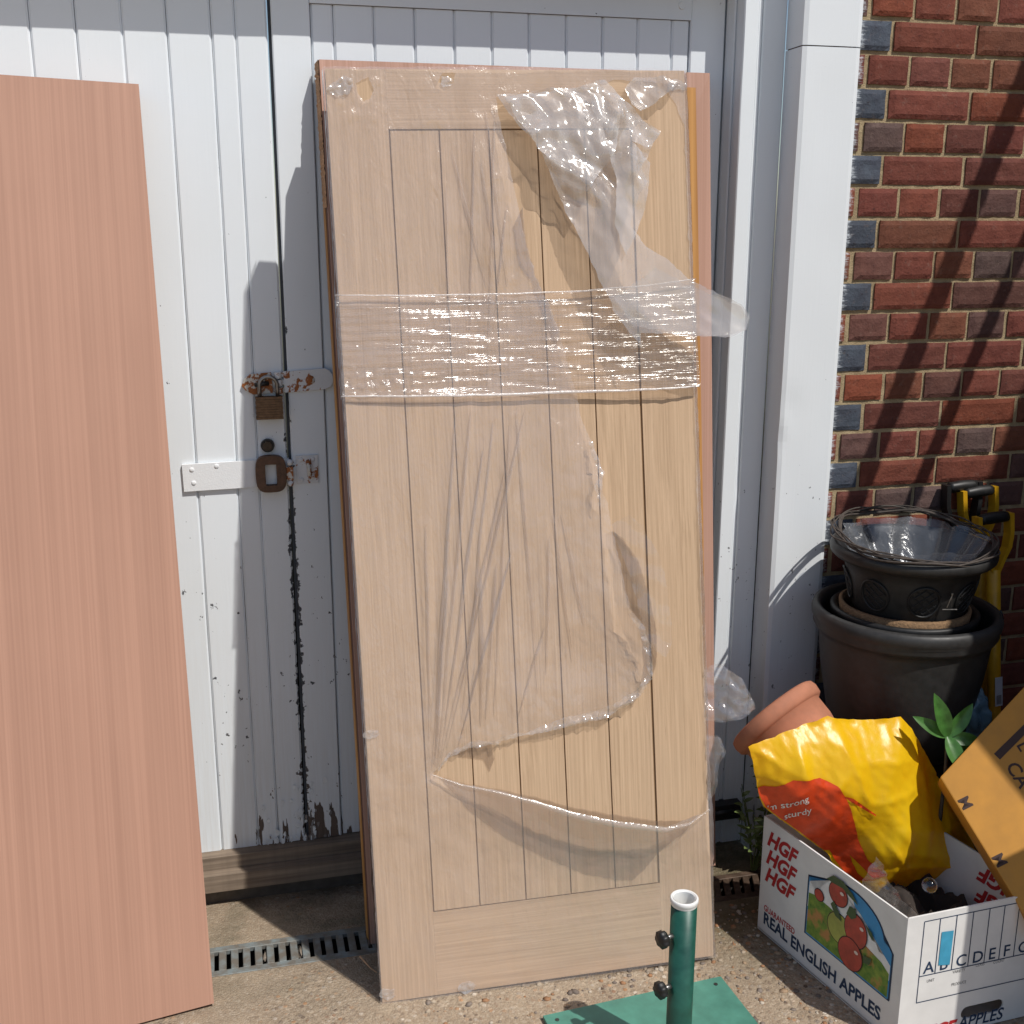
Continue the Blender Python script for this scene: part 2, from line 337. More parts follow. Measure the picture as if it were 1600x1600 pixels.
# gratings
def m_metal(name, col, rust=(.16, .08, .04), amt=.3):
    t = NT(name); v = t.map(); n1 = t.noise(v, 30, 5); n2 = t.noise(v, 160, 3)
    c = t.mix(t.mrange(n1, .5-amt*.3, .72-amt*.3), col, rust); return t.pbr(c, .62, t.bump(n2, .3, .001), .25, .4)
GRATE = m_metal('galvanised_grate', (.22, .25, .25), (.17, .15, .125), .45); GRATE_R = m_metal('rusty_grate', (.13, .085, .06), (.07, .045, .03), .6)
def grating(x0, x1, slant, mat, label):
    o = thing('drain_grating', label, 'drain grating', ((x0+x1)/2, -.155, -.017), 'drain gratings in the channel'); bm = bmesh.new()
    W = (x1-x0)/2; hw = .0555
    box(bm, -W, W, -hw, -.036, -.012, 0); box(bm, -W, W, .036, hw, -.012, 0)
    n = int(round(2*W/.0272)); p = 2*W/n
    for k in range(n+1):
        xc = -W+k*p; b = p*.31; a0 = max(-W, xc-b); a1 = min(W, xc+b); s = slant
        if a1-a0 < .003: continue
        pts = [(a0-s, -.0362), (a1-s, -.0362), (a1+s, .0362), (a0+s, .0362)]
        prism(bm, pts, -.012, -.0003)
    obj('grate_plate', bm, mat, o, bevel=.0012, seg=1)
    for k in range(3):
        bm = bmesh.new(); q = bmesh.ops.create_icosphere(bm, subdivisions=2, radius=.006+.002*random.random()); cx = -W+p*(random.randrange(1, n)+.5)+0*W
        for v in q['verts']: v.co = v.co*(1+.3*noise.noise(v.co*200))+Vector((cx, random.uniform(-.02, .02), -.010))
        obj('trapped_pebble', bm, PEB, o, smooth=True)
    return o
PEB = simple('pebble_stone', (.22, .18, .14), .8, 120, .35, .4)
grating(-2.60, -1.985, 0, GRATE, 'grey metal drain grating hidden behind the pink veneered door at far left')
grating(-1.982, -1.27, 0, GRATE, 'grey slotted drain grating between the pink veneered door and the oak door')
grating(-1.267, -.55, 0, GRATE, 'grey metal drain grating running behind the foot of the oak door')
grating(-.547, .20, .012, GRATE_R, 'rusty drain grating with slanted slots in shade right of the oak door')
# =================================================================== GARAGE
root = thing('garage_doors', 'white painted double garage doors with tongue and groove boards and peeling paint', 'garage doors', (-1.43, .18, .087))
T0 = Vector(root.location)
def gbox(bm, x0, x1, y0, y1, z0, z1): box(bm, x0-T0.x, x1-T0.x, y0-T0.y, y1-T0.y, z0-T0.z, z1-T0.z)
def boards(xsl, z0, z1, y, name, parent, mat=PAINT, vee=.005, th=.014):
    """tongue and groove boards: each with chamfered long edges, one mesh"""
    bm = bmesh.new()
    for a, b in zip(xsl, xsl[1:]):
        dy = random.uniform(-.0006, .0006); yb = y+th; c = vee
        prof = [(a+.0004, yb), (a+.0004, y+c+dy), (a+c, y+dy), (b-c, y+dy), (b-.0004, y+c+dy), (b-.0004, yb)]
        nz_ = 40; rows = []
        for k in range(nz_+1):
            z = z0+(z1-z0)*k/nz_
            rows.append([bm.verts.new((px-T0.x+.0007*noise.noise(Vector((a*9, z*5, i))), py-T0.y+.0006*noise.noise(Vector((a*9, z*3, i+5))), z-T0.z)) for i, (px, py) in enumerate(prof)])
        for A, B in zip(rows, rows[1:]):
            for i in range(len(prof)-1): bm.faces.new((A[i], A[i+1], B[i+1], B[i]))
        bm.faces.new(rows[0][::-1]); bm.faces.new(rows[-1])
    bmesh.ops.recalc_face_normals(bm, faces=bm.faces); return obj(name, bm, mat, parent)
left = obj('left_leaf_core', (lambda b: (gbox(b, -2.38, -1.437, .175, .205, .089, 2.36), b)[1])(bmesh.new()), DARKCORE, root)
boards([-2.38, -2.285, -2.195, -2.104, -2.014, -1.923, -1.832, -1.738, -1.647, -1.554, -1.503, -1.4345], .0875, 2.36, .160, 'left_leaf_boards', root)
bm = bmesh.new(); gbox(bm, -1.4235, -.356, .178, .205, .09, 2.36); obj('right_leaf_core', bm, DARKCORE, root)
boards([-1.340, -1.29, -1.2, -1.108, -1.017, -.929, -.841, -.751, -.662, -.575, -.489, -.444], .09, 2.119, .1635, 'right_leaf_boards', root)
def rough_box(bm, x0, x1, y0, y1, z0, z1, n=40, amp=.0006):
    rows = []
    for k in range(n+1):
        z = z0+(z1-z0)*k/n; j = lambda i: amp*noise.noise(Vector((x0*31+i*7, z*6, 1)))
        c = .0025
        rows.append([bm.verts.new((px-T0.x+j(i), py-T0.y+j(i+9), z-T0.z)) for i, (px, py) in enumerate([(x0, y1), (x0, y0+c), (x0+c, y0), (x1-c, y0), (x1, y0+c), (x1, y1)])])
    for A, B in zip(rows, rows[1:]):
        for i in range(6): bm.faces.new((A[i], A[(i+1) % 6], B[(i+1) % 6], B[i]))
    F = [bm.faces.new(rows[0][::-1]), bm.faces.new(rows[-1])]; bmesh.ops.recalc_face_normals(bm, faces=bm.faces)
bm = bmesh.new(); rough_box(bm, -1.4255, -1.3415, .158, .176, .089, 2.36); obj('meeting_stile', bm, PAINT, root)
bm = bmesh.new(); rough_box(bm, -.4425, -.355, .158, .176, .089, 2.36); obj('hinge_stile', bm, PAINT, root)
bm = bmesh.new(); gbox(bm, -1.341, -.443, .158, .176, 2.1205, 2.36); obj('top_rail', bm, PAINT, root, bevel=.002)
bm = bmesh.new(); gbox(bm, -1.432, -1.4255, .172, .176, .09, 2.36); obj('meeting_gap', bm, simple('dark_gap_strip', (.07, .075, .085), .9), root)  # dark strip set back between the two leaves
bm = bmesh.new(); bmesh.ops.create_cone(bm, cap_ends=True, segments=24, radius1=.0095, radius2=.008, depth=.004, matrix=Matrix.Translation((-.468-T0.x, .1565-T0.y, 2.152-T0.z)) @ Matrix.Rotation(math.pi/2, 4, 'X')); obj('round_plug', bm, PAINT_CLEAN, root)
# flaking paint curls at the foot of the leaves
bm = bmesh.new()
for k in range(46):
    x = random.choice([random.uniform(-1.54, -1.37), random.uniform(-1.46, -1.40)]); z = .095+random.random()**2*.16; s = random.uniform(.004, .011)
    c = Vector((x-T0.x, .1572-T0.y, z-T0.z)); a = random.uniform(0, 6.28); n = 6
    vs = [bm.verts.new(c+Vector((s*math.cos(a+i*6.283/n)*random.uniform(.4, 1), -random.uniform(0, .003), s*1.3*math.sin(a+i*6.283/n)*random.uniform(.5, 1.2)))) for i in range(n)]
    bm.faces.new(vs)
obj('paint_flakes', bm, PAINT_CLEAN, root)
# door frame
fr = thing('garage_door_frame', 'white painted timber frame around the garage doors with rebated right jamb', 'door frame', (-.28, .1, 0)); T0 = Vector(fr.location)
bm = bmesh.new(); rough_box(bm, -.346, -.309, .071, .215, -.03, 2.24); obj('inner_jamb', bm, PAINT_CLEAN, fr)
bm = bmesh.new(); rough_box(bm, -.309, -.2965, .0765, .215, -.03, 2.24); obj('jamb_groove', bm, PAINT_CLEAN, fr)
bm = bmesh.new(); rough_box(bm, -.2965, -.2375, .0715, .215, -.03, 2.24); obj('outer_jamb', bm, PAINT_CLEAN, fr)
bm = bmesh.new(); rough_box(bm, -.3525, -.3465, .112, .1575, -.03, 2.24); obj('door_stop', bm, PAINT_CLEAN, fr)
bm = bmesh.new(); gbox(bm, -2.6, -.2, .072, .215, 2.205, 2.42); obj('head', bm, PAINT_CLEAN, fr, bevel=.003)
bm = bmesh.new(); gbox(bm, -2.5, -2.385, .072, .215, -.03, 2.204); obj('inner_jamb', bm, PAINT_CLEAN, fr, bevel=.003)
# sill
sr = thing('door_sill', 'weathered timber sill under the white garage doors', 'door sill', (-1.4, .13, 0)); T0 = Vector(sr.location)
bm = bmesh.new(); gbox(bm, -2.384, -.347, .128, .2, .052, .0865); obj('sill_top', bm, SILLW, sr, bevel=.003)
bm = bmesh.new(); gbox(bm, -2.384, -.347, .098, .2, .006, .0515)
obj('sill_nosing', bm, SILLW, sr, bevel=.006)
bm = bmesh.new(); gbox(bm, -2.38, -.35, .135, .2, -.06, .0055); obj('sill_base', bm, simple('sill_shade_concrete', (.12, .10, .08), .9, 40, .3, .5), sr)  # dark colour paints in the shade under the sill overhang
# post (boxed pilaster between doors and brick wall)
pr = thing('corner_post', 'tall white painted boxed post between the garage doors and the brick wall', 'post', (-.17, 0, 0)); T0 = Vector(pr.location)
def postface(z0, z1, name):
    bm = bmesh.new(); n = int((z1-z0)/.02); m = 14; xs_ = [-.2395+(.1475)*i/m for i in range(m+1)]; G = []
    for k in range(n+1):
        z = z0+(z1-z0)*k/n; row = []
        for i, x in enumerate(xs_):
            dent = .004*math.exp(-((z-1.13)/.035)**2-((x+.2395)/.016)**2)+.0025*math.exp(-((z-1.21)/.05)**2-((x+.215)/.03)**2)
            ed = (.004 if i in (0, m) else 0)
            row.append(bm.verts.new((x-T0.x, -.021+dent+ed+.0012*noise.noise(Vector((x*12, z*5, 2)))-T0.y, z-T0.z)))
        G.append(row)
    for k in range(n):
        for i in range(m): bm.faces.new((G[k][i], G[k][i+1], G[k+1][i+1], G[k+1][i]))
    # returns
    for side in (0, m):
        R = [[row[side], bm.verts.new((row[side].co.x+(.003 if side == 0 else 0), .0708, row[side].co.z))] for row in G]
        for a, b in zip(R, R[1:]): bm.faces.new((a[0], b[0], b[1], a[1]) if side == 0 else (a[0], a[1], b[1], b[0]))
    bm.faces.new([G[-1][i] for i in range(m+1)]+[bm.verts.new((xs_[m]-T0.x, .0708, z1-T0.z)), bm.verts.new((xs_[0]-T0.x+.003, .0708, z1-T0.z))])
    bmesh.ops.recalc_face_normals(bm, faces=bm.faces)
    return obj(name, bm, PAINT_POST, pr, smooth=False)
PAINT_POST = m_paint('white_paint_post', .8, (.80, .835, .86), (.10, .10, .11), dirt=.2)
postface(-.04, 2.047, 'casing'); postface(2.0495, 3.1, 'casing')
bm = bmesh.new(); gbox(bm, -.232, -.1, .0, .07, 2.04, 2.06); obj('joint', bm, DARKCORE, pr)
# =================================================================== BRICK WALL
def m_brick():
    t = NT('brick'); v = t.map(); at = t.n('Attribute', attribute_name='col').outputs[0]; P = t.pos()
    n1 = t.noise(v, 28, 6, .65); n2 = t.noise(v, 150, 4, .6); n3 = t.noise(v, 9, 3)
    c = t.mix(t.mrange(n1, .35, .68, 0, .55), at, t.mix(1., at, (.55, .45, .5), 'MULTIPLY'))
    c = t.mix(t.mrange(n3, .5, .75, 0, .35), c, t.mix(1., at, (1.2, 1.0, .9), 'MULTIPLY')); c = t.mix(t.mrange(t.noise(v, 55, 5, .7), .58, .75, 0, .35), c, (.28, .20, .16))
    c = t.mix(t.mrange(n2, .62, .72, 0, .7), c, (.03, .02, .02))
    pt = t.math('ADD', P[0], t.math('MULTIPLY', t.math('SUBTRACT', t.noise(t.map((6, 6, 90)), 3, 5, .7), .5), .07))
    pm = t.mrange(pt, -.074, -.090, 0, .85); pm = t.math('MULTIPLY', pm, t.mrange(n2, .35, .55), True)
    c = t.mix(pm, c, (.7, .75, .8))
    return t.pbr(c, .85, t.bump(t.math('ADD', n1, t.math('MULTIPLY', n2, .6)), .9, .003), 0, .25)
BRICK = m_brick()
def m_mortar():
    t = NT('mortar'); v = t.map(); n1 = t.noise(v, 25, 5); n2 = t.noise(v, 260, 3); c = t.mix(t.mrange(n1, .3, .7), (.30, .225, .135), (.47, .37, .225)); c = t.mix(t.mrange(n2, .55, .75, 0, .5), c, (.15, .11, .07))
    return t.pbr(c, .95, t.bump(t.math('ADD', n1, n2), .7, .003), 0, .1)
wall = thing('brick_wall', 'red brick wall with blue header bricks and sandy mortar right of the white post', 'brick wall', (0, 0, 0))
bm = bmesh.new(); cl = bm.loops.layers.float_color.new('col')
PAL = [(.185, .058, .040), (.21, .066, .042), (.165, .058, .043), (.145, .066, .052), (.20, .076, .045), (.13, .070, .060), (.225, .066, .036), (.17, .052, .038)]
def brick(x0, x1, z0, z1, col, back=.05):
    nx = max(4, int((x1-x0)/.014)); nz_ = 6; G = []; s = random.random()*99; fy = -.0035+random.uniform(-.0018, .0018)
    for k in range(nz_+1):
        row = []
        for i in range(nx+1):
            u = i/nx; w = k/nz_; e = min(i, nx-i, k, nz_-k); x = x0+(x1-x0)*u; z = z0+(z1-z0)*w
            q = Vector((x*40+s, 0, z*40)); y = fy+.0016*noise.noise(q)+.0022*max(0, noise.noise(q*.5)-.25)
            if e == 0: y += .0035; x += .0012*noise.noise(Vector((z*60, s, 1)))*(1 if i in (0, nx) else 0); z += .0012*noise.noise(Vector((x*60, s, 4)))*(1 if k in (0, nz_) else 0)
            row.append(bm.verts.new((x, y, z)))
        G.append(row)
    F = []
    for k in range(nz_):
        for i in range(nx): F.append(bm.faces.new((G[k][i], G[k][i+1], G[k+1][i+1], G[k+1][i])))
    rim = [G[0][i] for i in range(nx+1)]+[G[k][nx] for k in range(1, nz_+1)]+[G[nz_][i] for i in range(nx-1, -1, -1)]+[G[k][0] for k in range(nz_-1, 0, -1)]
    bk = [bm.verts.new((v.co.x, back, v.co.z)) for v in rim]
    for i in range(len(rim)): F.append(bm.faces.new((rim[i], bk[i], bk[(i+1) % len(rim)], rim[(i+1) % len(rim)])))
    for f in F:
        for l in f.loops: l[cl] = (*col, 1)
CP = .0753
for k in range(-13, 30):
    z0 = .987+CP*k+.005; z1 = z0+CP-.0105; x = -.1125
    if k % 2 == 0:
        b = (.075, .09, .115); j = random.uniform(.8, 1.15); brick(-.1075, -.0055, z0, z1, tuple(c*j for c in b)); x = 0
        while x < 3.0:
            L = .225; c = random.choice(PAL); j = random.uniform(.8, 1.15); d = random.uniform(-.001, .001)
            brick(x+.005+d, x+L-.005+d, z0+random.uniform(-.001, .001), z1, tuple(q*j for q in c)); x += L
    else:
        c = random.choice(PAL); brick(-.1075, -.0695, z0, z1, c); x = -.0605
        while x < 3.0:
            L = .1128; c = random.choice(PAL+[(.13, .085, .075)]); j = random.uniform(.8, 1.15); d = random.uniform(-.001, .001)
            brick(x+.005+d, x+L-.005+d, z0+random.uniform(-.001, .001), z1, tuple(q*j for q in c)); x += L
obj('bricks', bm, BRICK, wall, smooth=False)
bm = bmesh.new(); box(bm, -.092, 3.05, .0035, .215, -.06, 3.3); obj('mortar', bm, m_mortar(), wall)
# wall over the doors (out of frame) so the garage is a real building
gw = thing('garage_gable_wall', 'brick wall over the garage doors above the top of the picture', 'brick wall', (-1.3, .15, 2.6)); bm = bmesh.new(); box(bm, -2.2, 1.04, -.03, .08, -.18, .6); obj('wall_face', bm, simple('brick_plain', (.24, .09, .06), .9), gw)
# =================================================================== ADDED SHADE SCREEN (unseen, right of frame: cut to shade bricks and pots)
ts = thing('shade_screen', 'added unseen screen with slanted battens casting shade from beyond the right edge', 'shade screen', (.9, -.56, 0)); T0 = Vector(ts.location)
def onscreen(x, z, t=2.2): return (x+.38*t-T0.x, -.56*t-T0.y, z+t)
bm = bmesh.new(); poly = [(-.70, -2.2), (-.69, -1.0), (-.465, -.95), (-.44, -.8), (-.40, -.30), (-.30, -.27), (-.27, .0), (-.04, .45), (.13, .82), (.335, .86), (.388, 1.008), (.70, 1.95), (1.9, 1.95), (1.9, -2.2)]
a = [onscreen(*p) for p in poly]; b = [(q[0]+.0, q[1]-.018, q[2]) for q in a]; A = [bm.verts.new(q) for q in a]; B = [bm.verts.new(q) for q in b]
bm.faces.new(A); bm.faces.new(B[::-1])
for i in range(len(A)): bm.faces.new((A[i], B[i], B[(i+1) % len(A)], A[(i+1) % len(A)]))
bmesh.ops.recalc_face_normals(bm, faces=bm.faces); obj('panel', bm, SILLW, ts)
for (p0, p1, w) in (((-.095, .70), (.605, 2.66), .052), ((.05, .66), (.83, 2.66), .036)):
    bm = bmesh.new(); q0 = Vector(onscreen(*p0, 1.)); q1 = Vector(onscreen(*p1, 1.)); d = (q1-q0).normalized(); s = Vector((d.z, 0, -d.x))*w/2*1.06; y = Vector((0, .01, 0))
    hexa(bm, [q0-s-y, q0+s-y, q1+s-y, q1-s-y], [q0-s+y, q0+s+y, q1+s+y, q1-s+y]); obj('shade_batten', bm, SILLW, ts)
bm = bmesh.new(); box(bm, .3, 2.2, -.73, -.70, 4.80, 4.86); obj('top_rail', bm, SILLW, ts)
for x in (.9, 1.8): bm = bmesh.new(); box(bm, x, x+.06, -.775, -.7305, 0, 4.85); obj('post', bm, SILLW, ts)
sw = thing('shade_wall', 'added unseen dark wall deepening the shade from beyond the right edge', 'unseen shade wall', (.93, -.55, 0)); bm = bmesh.new(); box(bm, -.08, .08, -.5, .53, -.05, 1.9); obj('wall_face', bm, simple('shade_wall_dark', (.07, .04, .03), .9), sw, bevel=.005)  # wall added out of view to block sky and deepen shade
# =================================================================== LEANING DOORS
def door_slab(name, label, BL, BR, TL, TR, th, face, edge, back=None):
    e = (Vector(BR)-Vector(BL)); o = thing(name, label, 'door', ((Vector(BL)+Vector(BR))/2)); c = Vector(o.location)
    BL, BR, TL, TR = [Vector(p) for p in (BL, BR, TL, TR)]; n = (BR-BL).cross(TL-BL).normalized()
    if n.y > 0: n = -n
    bk = -n*th
    bm = bmesh.new(); s = -n*.003
    hexa(bm, [p-c for p in (BL, BR, TR, TL)], [p-c+s for p in (BL, BR, TR, TL)]); obj('face_veneer', bm, face, o)
    bm = bmesh.new(); s2 = -n*.0032; hexa(bm, [p-c+s2 for p in (BL, BR, TR, TL)], [p-c+bk for p in (BL, BR, TR, TL)]); obj('core', bm, edge, o)
    return o, c, n
# left pink door
LB = door_slab('veneered_door', 'plain pink brown veneered door leaning on the garage doors at far left', (-2.428, -.475, .004), (-1.671, -.335, .004), (-2.462, .06, 1.962), (-1.7095, .103, 1.936), .035, VENEER, EDGEW)
# rear wide door against the garage
rd, rc_, rn = door_slab('veneered_door', 'wide pink veneered door standing behind the plastic wrapped oak door', (-1.309, -.178, -.017), (-.367, -.049, -.02), (-1.329, .108, 1.998), (-.41, .111, 1.998), .040, VENEER_R, DARKCORE)
bm = bmesh.new(); P0 = Vector((-1.329, .108, 1.998)); P1 = Vector((-1.309, -.178, -.017)); d = (P1-P0); nrm = -rn*.040
for a, b, mt, nm in ((.0, .155, RAWCORE, 'torn_edge'), (.155, .999, LIPPING, 'edge_strip')):
    bm = bmesh.new(); A = P0+d*a-rc_; B = P0+d*b-rc_; w = Vector((-.0022, 0, 0))
    if nm == 'torn_edge':
        k = 60; L = [A+(B-A)*i/k for i in range(k+1)]; r0 = [bm.verts.new(q+w*(1+1.2*noise.noise(Vector((i*.9, 0, 1))))+rn*.001) for i, q in enumerate(L)]; r1 = [bm.verts.new(q+w*(1+1.2*noise.noise(Vector((i*.9, 5, 1))))+nrm*.95) for i, q in enumerate(L)]
        for i in range(k): bm.faces.new((r0[i], r0[i+1], r1[i+1], r1[i]))
    else: hexa(bm, [A+nrm*.55, B+nrm*.55, B+nrm*.55+w*.7, A+nrm*.55+w*.7], [A+nrm, B+nrm, B+nrm+w*.7, A+nrm+w*.7])
    obj(nm, bm, mt, rd)
# middle door with varnished edge, seen as a strip on the right
md, mc, mn = door_slab('varnished_door', 'door with orange varnished edge sandwiched between the pink door and the oak door', (-1.300, -.262, -.012), (-.462, -.228, -.012), (-1.318, .020, 1.955), (-.478, .030, 1.955), .040, VENEER_R, DARKCORE)
bm = bmesh.new(); Q0 = Vector((-.478, .030, 1.955))-mc; Q1 = Vector((-.462, -.228, -.012))-mc
k = 60; rows = []
for i in range(k+1):
    t_ = i/k; q = Q0+(Q1-Q0)*t_; w = .030+.003*noise.noise(Vector((t_*9, 0, 0)))
    rows.append([bm.verts.new(q+Vector((-w, 0, 0))+mn*.0012), bm.verts.new(q+Vector((-.0005, 0, 0))+mn*.0012)])
for a, b in zip(rows, rows[1:]): bm.faces.new((a[0], b[0], b[1], a[1]))
obj('varnished_lipping', bm, LIPPING, md)
# ------------------------------------------------------------------ oak door
ex = Vector((.99847, -.0518, .0198)); ey = Vector((-.0110, .1615, .9868))
DM = frame(Vector((-1.3139, -.416, .0)), ex, ey)
dr = thing('oak_door', 'tall boarded oak door wrapped in torn clear plastic, leaning in the middle', 'door', mat=DM)
Wd, Hd = .762, 1.981
bm = bmesh.new(); box(bm, 0, Wd, 0.0, Hd, -.044, -.0042); obj('core', bm, m_oak('oak_core', base=((.25, .15, .08), (.3, .19, .1))), dr)
def panelbox(x0, x1, y0, y1, name, mat, top=0.):
    bm = bmesh.new(); box(bm, x0, x1, y0, y1, -.004, top); return obj(name, bm, mat, dr, bevel=.0012, seg=2)
panelbox(0, .1215, 0, Hd, 'stile', OAK); panelbox(.6405, Wd, 0, Hd, 'stile', OAK)
panelbox(.1217, .6403, 1.8615, Hd, 'rail', OAKH); panelbox(.1217, .6403, 0, .1885, 'rail', OAKH)
bm = bmesh.new(); gx = [.1243, .227, .331, .434, .537, .6378]
for a, b in zip(gx, gx[1:]): box(bm, a+.0006, b-.0024, .1918, 1.858, -.004, -.0008)
obj('boards', bm, OAK, dr, bevel=.0014, seg=2)
# ---- plastic wrap (door local u,v,w)
hole = [(.347, 1.922, .012), (.451, 1.939, .006), (.527, 1.937, .006), (.605, 1.96, .004), (.711, 1.954, .004), (.738, 1.914, .004), (.757, 1.867, .004), (.7585, 1.726, .003), (.7585, 1.313, .004), (.7585, .886, .004), (.757, .388, .008), (.75, .351, .02), (.641, .34, .055), (.522, .372, .065), (.438, .398, .06), (.357, .43, .05), (.276, .457, .035), (.196, .477, .018), (.137, .501, .006), (.184, .546, .006), (.271, .559, .014), (.354, .57, .012), (.435, .579, .012), (.528, .593, .014), (.569, .611, .018), (.61, .642, .022), (.633, .678, .028), (.628, .744, .035), (.612, .796, .04), (.583, .834, .04), (.575, .883, .035), (.565, .947, .03), (.555, 1.005, .02), (.544, 1.073, .02), (.532, 1.102, .025), (.542, 1.132, .025), (.523, 1.19, .01), (.501, 1.255, .005), (.492, 1.304, .004), (.467, 1.407, .01), (.443, 1.489, .012), (.417, 1.543, .014), (.395, 1.622, .02), (.377, 1.728, .02), (.361, 1.819, .02), (.351, 1.879, .015)]
hole2 = [(.061, 1.952, .004), (.086, 1.964, .01), (.095, 1.938, .006), (.086, 1.92, .004), (.074, 1.915, .004), (.064, 1.93, .004)]
hole3 = [(.238, 1.972, .003), (.265, 1.971, .003), (.258, 1.951, .006), (.243, 1.946, .008), (.228, 1.953, .004)]
FAN = [((.138, .512), (.23, 1.282), .004), ((.151, .518), (.262, 1.28), .005), ((.159, .538), (.285, 1.198), .005), ((.174, .558), (.379, 1.275), .004), ((.195, .549), (.336, .974), .005), ((.145, .526), (.195, .928), .005), ((.25, .6), (.266, .923), .006), ((.262, .613), (.3, .948), .005), ((.137, .583), (.153, 1.042), .004),
       ((.30, 1.31), (.345, 1.9), .003), ((.26, 1.32), (.30, 1.86), .003), ((.22, 1.32), (.235, 1.75), .0025), ((.32, 1.45), (.36, 1.7), .003), ((.28, .62), (.345, 1.25), .004), ((.21, .62), (.31, 1.26), .004), ((.40, .7), (.42, 1.0), .004), ((.46, .72), (.43, 1.05), .004)]
hd = dens(hole, .008, .0035)
def crease(U, V, L):
    o = np.zeros(len(U))
    for (a, b, amp) in L:
        a = np.array(a); b = np.array(b); d = b-a; l = np.linalg.norm(d); t = ((U-a[0])*d[0]+(V-a[1])*d[1])/l**2; tt = np.clip(t, 0, 1)
        dx = U-(a[0]+tt*d[0]); dy = V-(a[1]+tt*d[1]); dd = np.sqrt(dx**2+dy**2); o += amp*np.exp(-(dd/(.004+.008*tt))**2)*np.sin(np.pi*np.clip(t, .03, .97))**.5
    return o
def wmain(U, V):
    d, wb = bdist(U, V, hd); lowlip = (V < .52); R = np.where(lowlip, .11, .13)
    w = .0022+np.maximum(wb-.003, 0)*np.exp(-(d/R)**1.6)
    near = np.exp(-(d/.2)**2)
    act = np.clip((V-.35)/.2, 0, 1)
    w += crease(U, V, FAN)*1.9
    w += np.clip(nz(U, V, 14, 3.2, 1.)*.0035, -.0012, .006)*(.35+near)*act
    w += np.clip(nz(U, V, 24, 22, 4.)*.004, -.001, .008)*near*np.clip(wb/.015, 0, 1)
    w += np.abs(nz(U, V, 30, 30, 9.))*.004*(V > 1.86)*(U < .12)
    lift = np.exp(-((V-.85)/.35)**2-((U-.42)/.16)**2); w += .012*lift*(.6+.6*nz(U, V, 7, 3, 6.))
    return np.maximum(w, .0012)
outer = dens([(-.004, -.004, 0), (.2, -.006, 0), (.5, -.006, 0), (.766, -.004, 0), (.766, .34, 0), (.7662, 1.0, 0), (.7662, 1.6, 0), (.766, 1.984, 0), (-.004, 1.984, 0)], .012, .002)
vs, W, F = sheet(outer, [hd, dens(hole2, .006, .002), dens(hole3, .006, .002)], .0075, wmain)
wrap = sheet_obj('plastic_wrap', vs, W, F, FILM, dr)
# wrapped round the long edges
for x, nm in ((-.0045, 'wrap_edge'), (.7667, 'wrap_edge')):
    bm = bmesh.new(); n = 220; prev = None
    for k in range(n+1):
        v = -.004+1.988*k/n; row = []
        for j in range(4):
            z = .0025-.046*j/3; row.append(bm.verts.new((x+(-1 if x < 0 else 1)*(.0015*abs(noise.noise(Vector((v*30, j*2.1, x))))+(.0035*max(0, noise.noise(Vector((v*14, 0, x)))))), v, z)))
        if prev:
            for j in range(3): bm.faces.new((prev[j], prev[j+1], row[j+1], row[j]))
        prev = row
    obj(nm, bm, FILMS, wrap, smooth=True)
# rolled lips along tears
def lipcord(pts, r, name, parent, mat=CORD, n=8):
    bm = bmesh.new(); P = [Vector(p) for p in pts]; Q = []
    for a, b in zip(P, P[1:]):
        for i in range(6): Q.append(a+(b-a)*i/6+Vector((0, .0012*noise.noise(a*30+b*i), .001*noise.noise(a*50+b*i+Vector((3, 3, 3))))))
    Q.append(P[-1]); rr = [r*(.65+.5*math.sin(math.pi*i/(len(Q)-1)))*(1+.3*noise.noise(q*60)) for i, q in enumerate(Q)]
    tube(bm, Q, rr, n); return obj(name, bm, mat, parent, smooth=True)
# folded-back strip along the lower tear
lowl = [(.137, .501, .006), (.196, .477, .019), (.276, .457, .036), (.357, .43, .051), (.438, .398, .061), (.522, .372, .066), (.641, .34, .056), (.70, .338, .04), (.757, .356, .016)]
bm = bmesh.new(); L2 = []
for a, b in zip(lowl, lowl[1:]):
    for i in range(8): L2.append(tuple(a[k]+(b[k]-a[k])*i/8 for k in range(3)))
L2.append(lowl[-1]); prev = None
for i, p in enumerate(L2):
    t_ = i/(len(L2)-1); wd = .0025+.014*math.sin(math.pi*min(1, t_*1.0))**1.3*(.35+t_); row = []
    for j in range(5):
        s = j/4; row.append(bm.verts.new((p[0], p[1]+wd*.1-wd*s+.0012*noise.noise(Vector((i*.5, j, 0))), p[2]+.004*math.sin(math.pi*s)+.002+.0012*noise.noise(Vector((i*.4, j*2, 5))))))
    if prev:
        for j in range(4): bm.faces.new((prev[j], prev[j+1], row[j+1], row[j]))
    prev = row
obj('folded_lip', bm, m_film('folded_lip_film', .22, .5, rough=.16, gloss=1.0, hcol=(.95, .9, .88)), wrap, smooth=True)
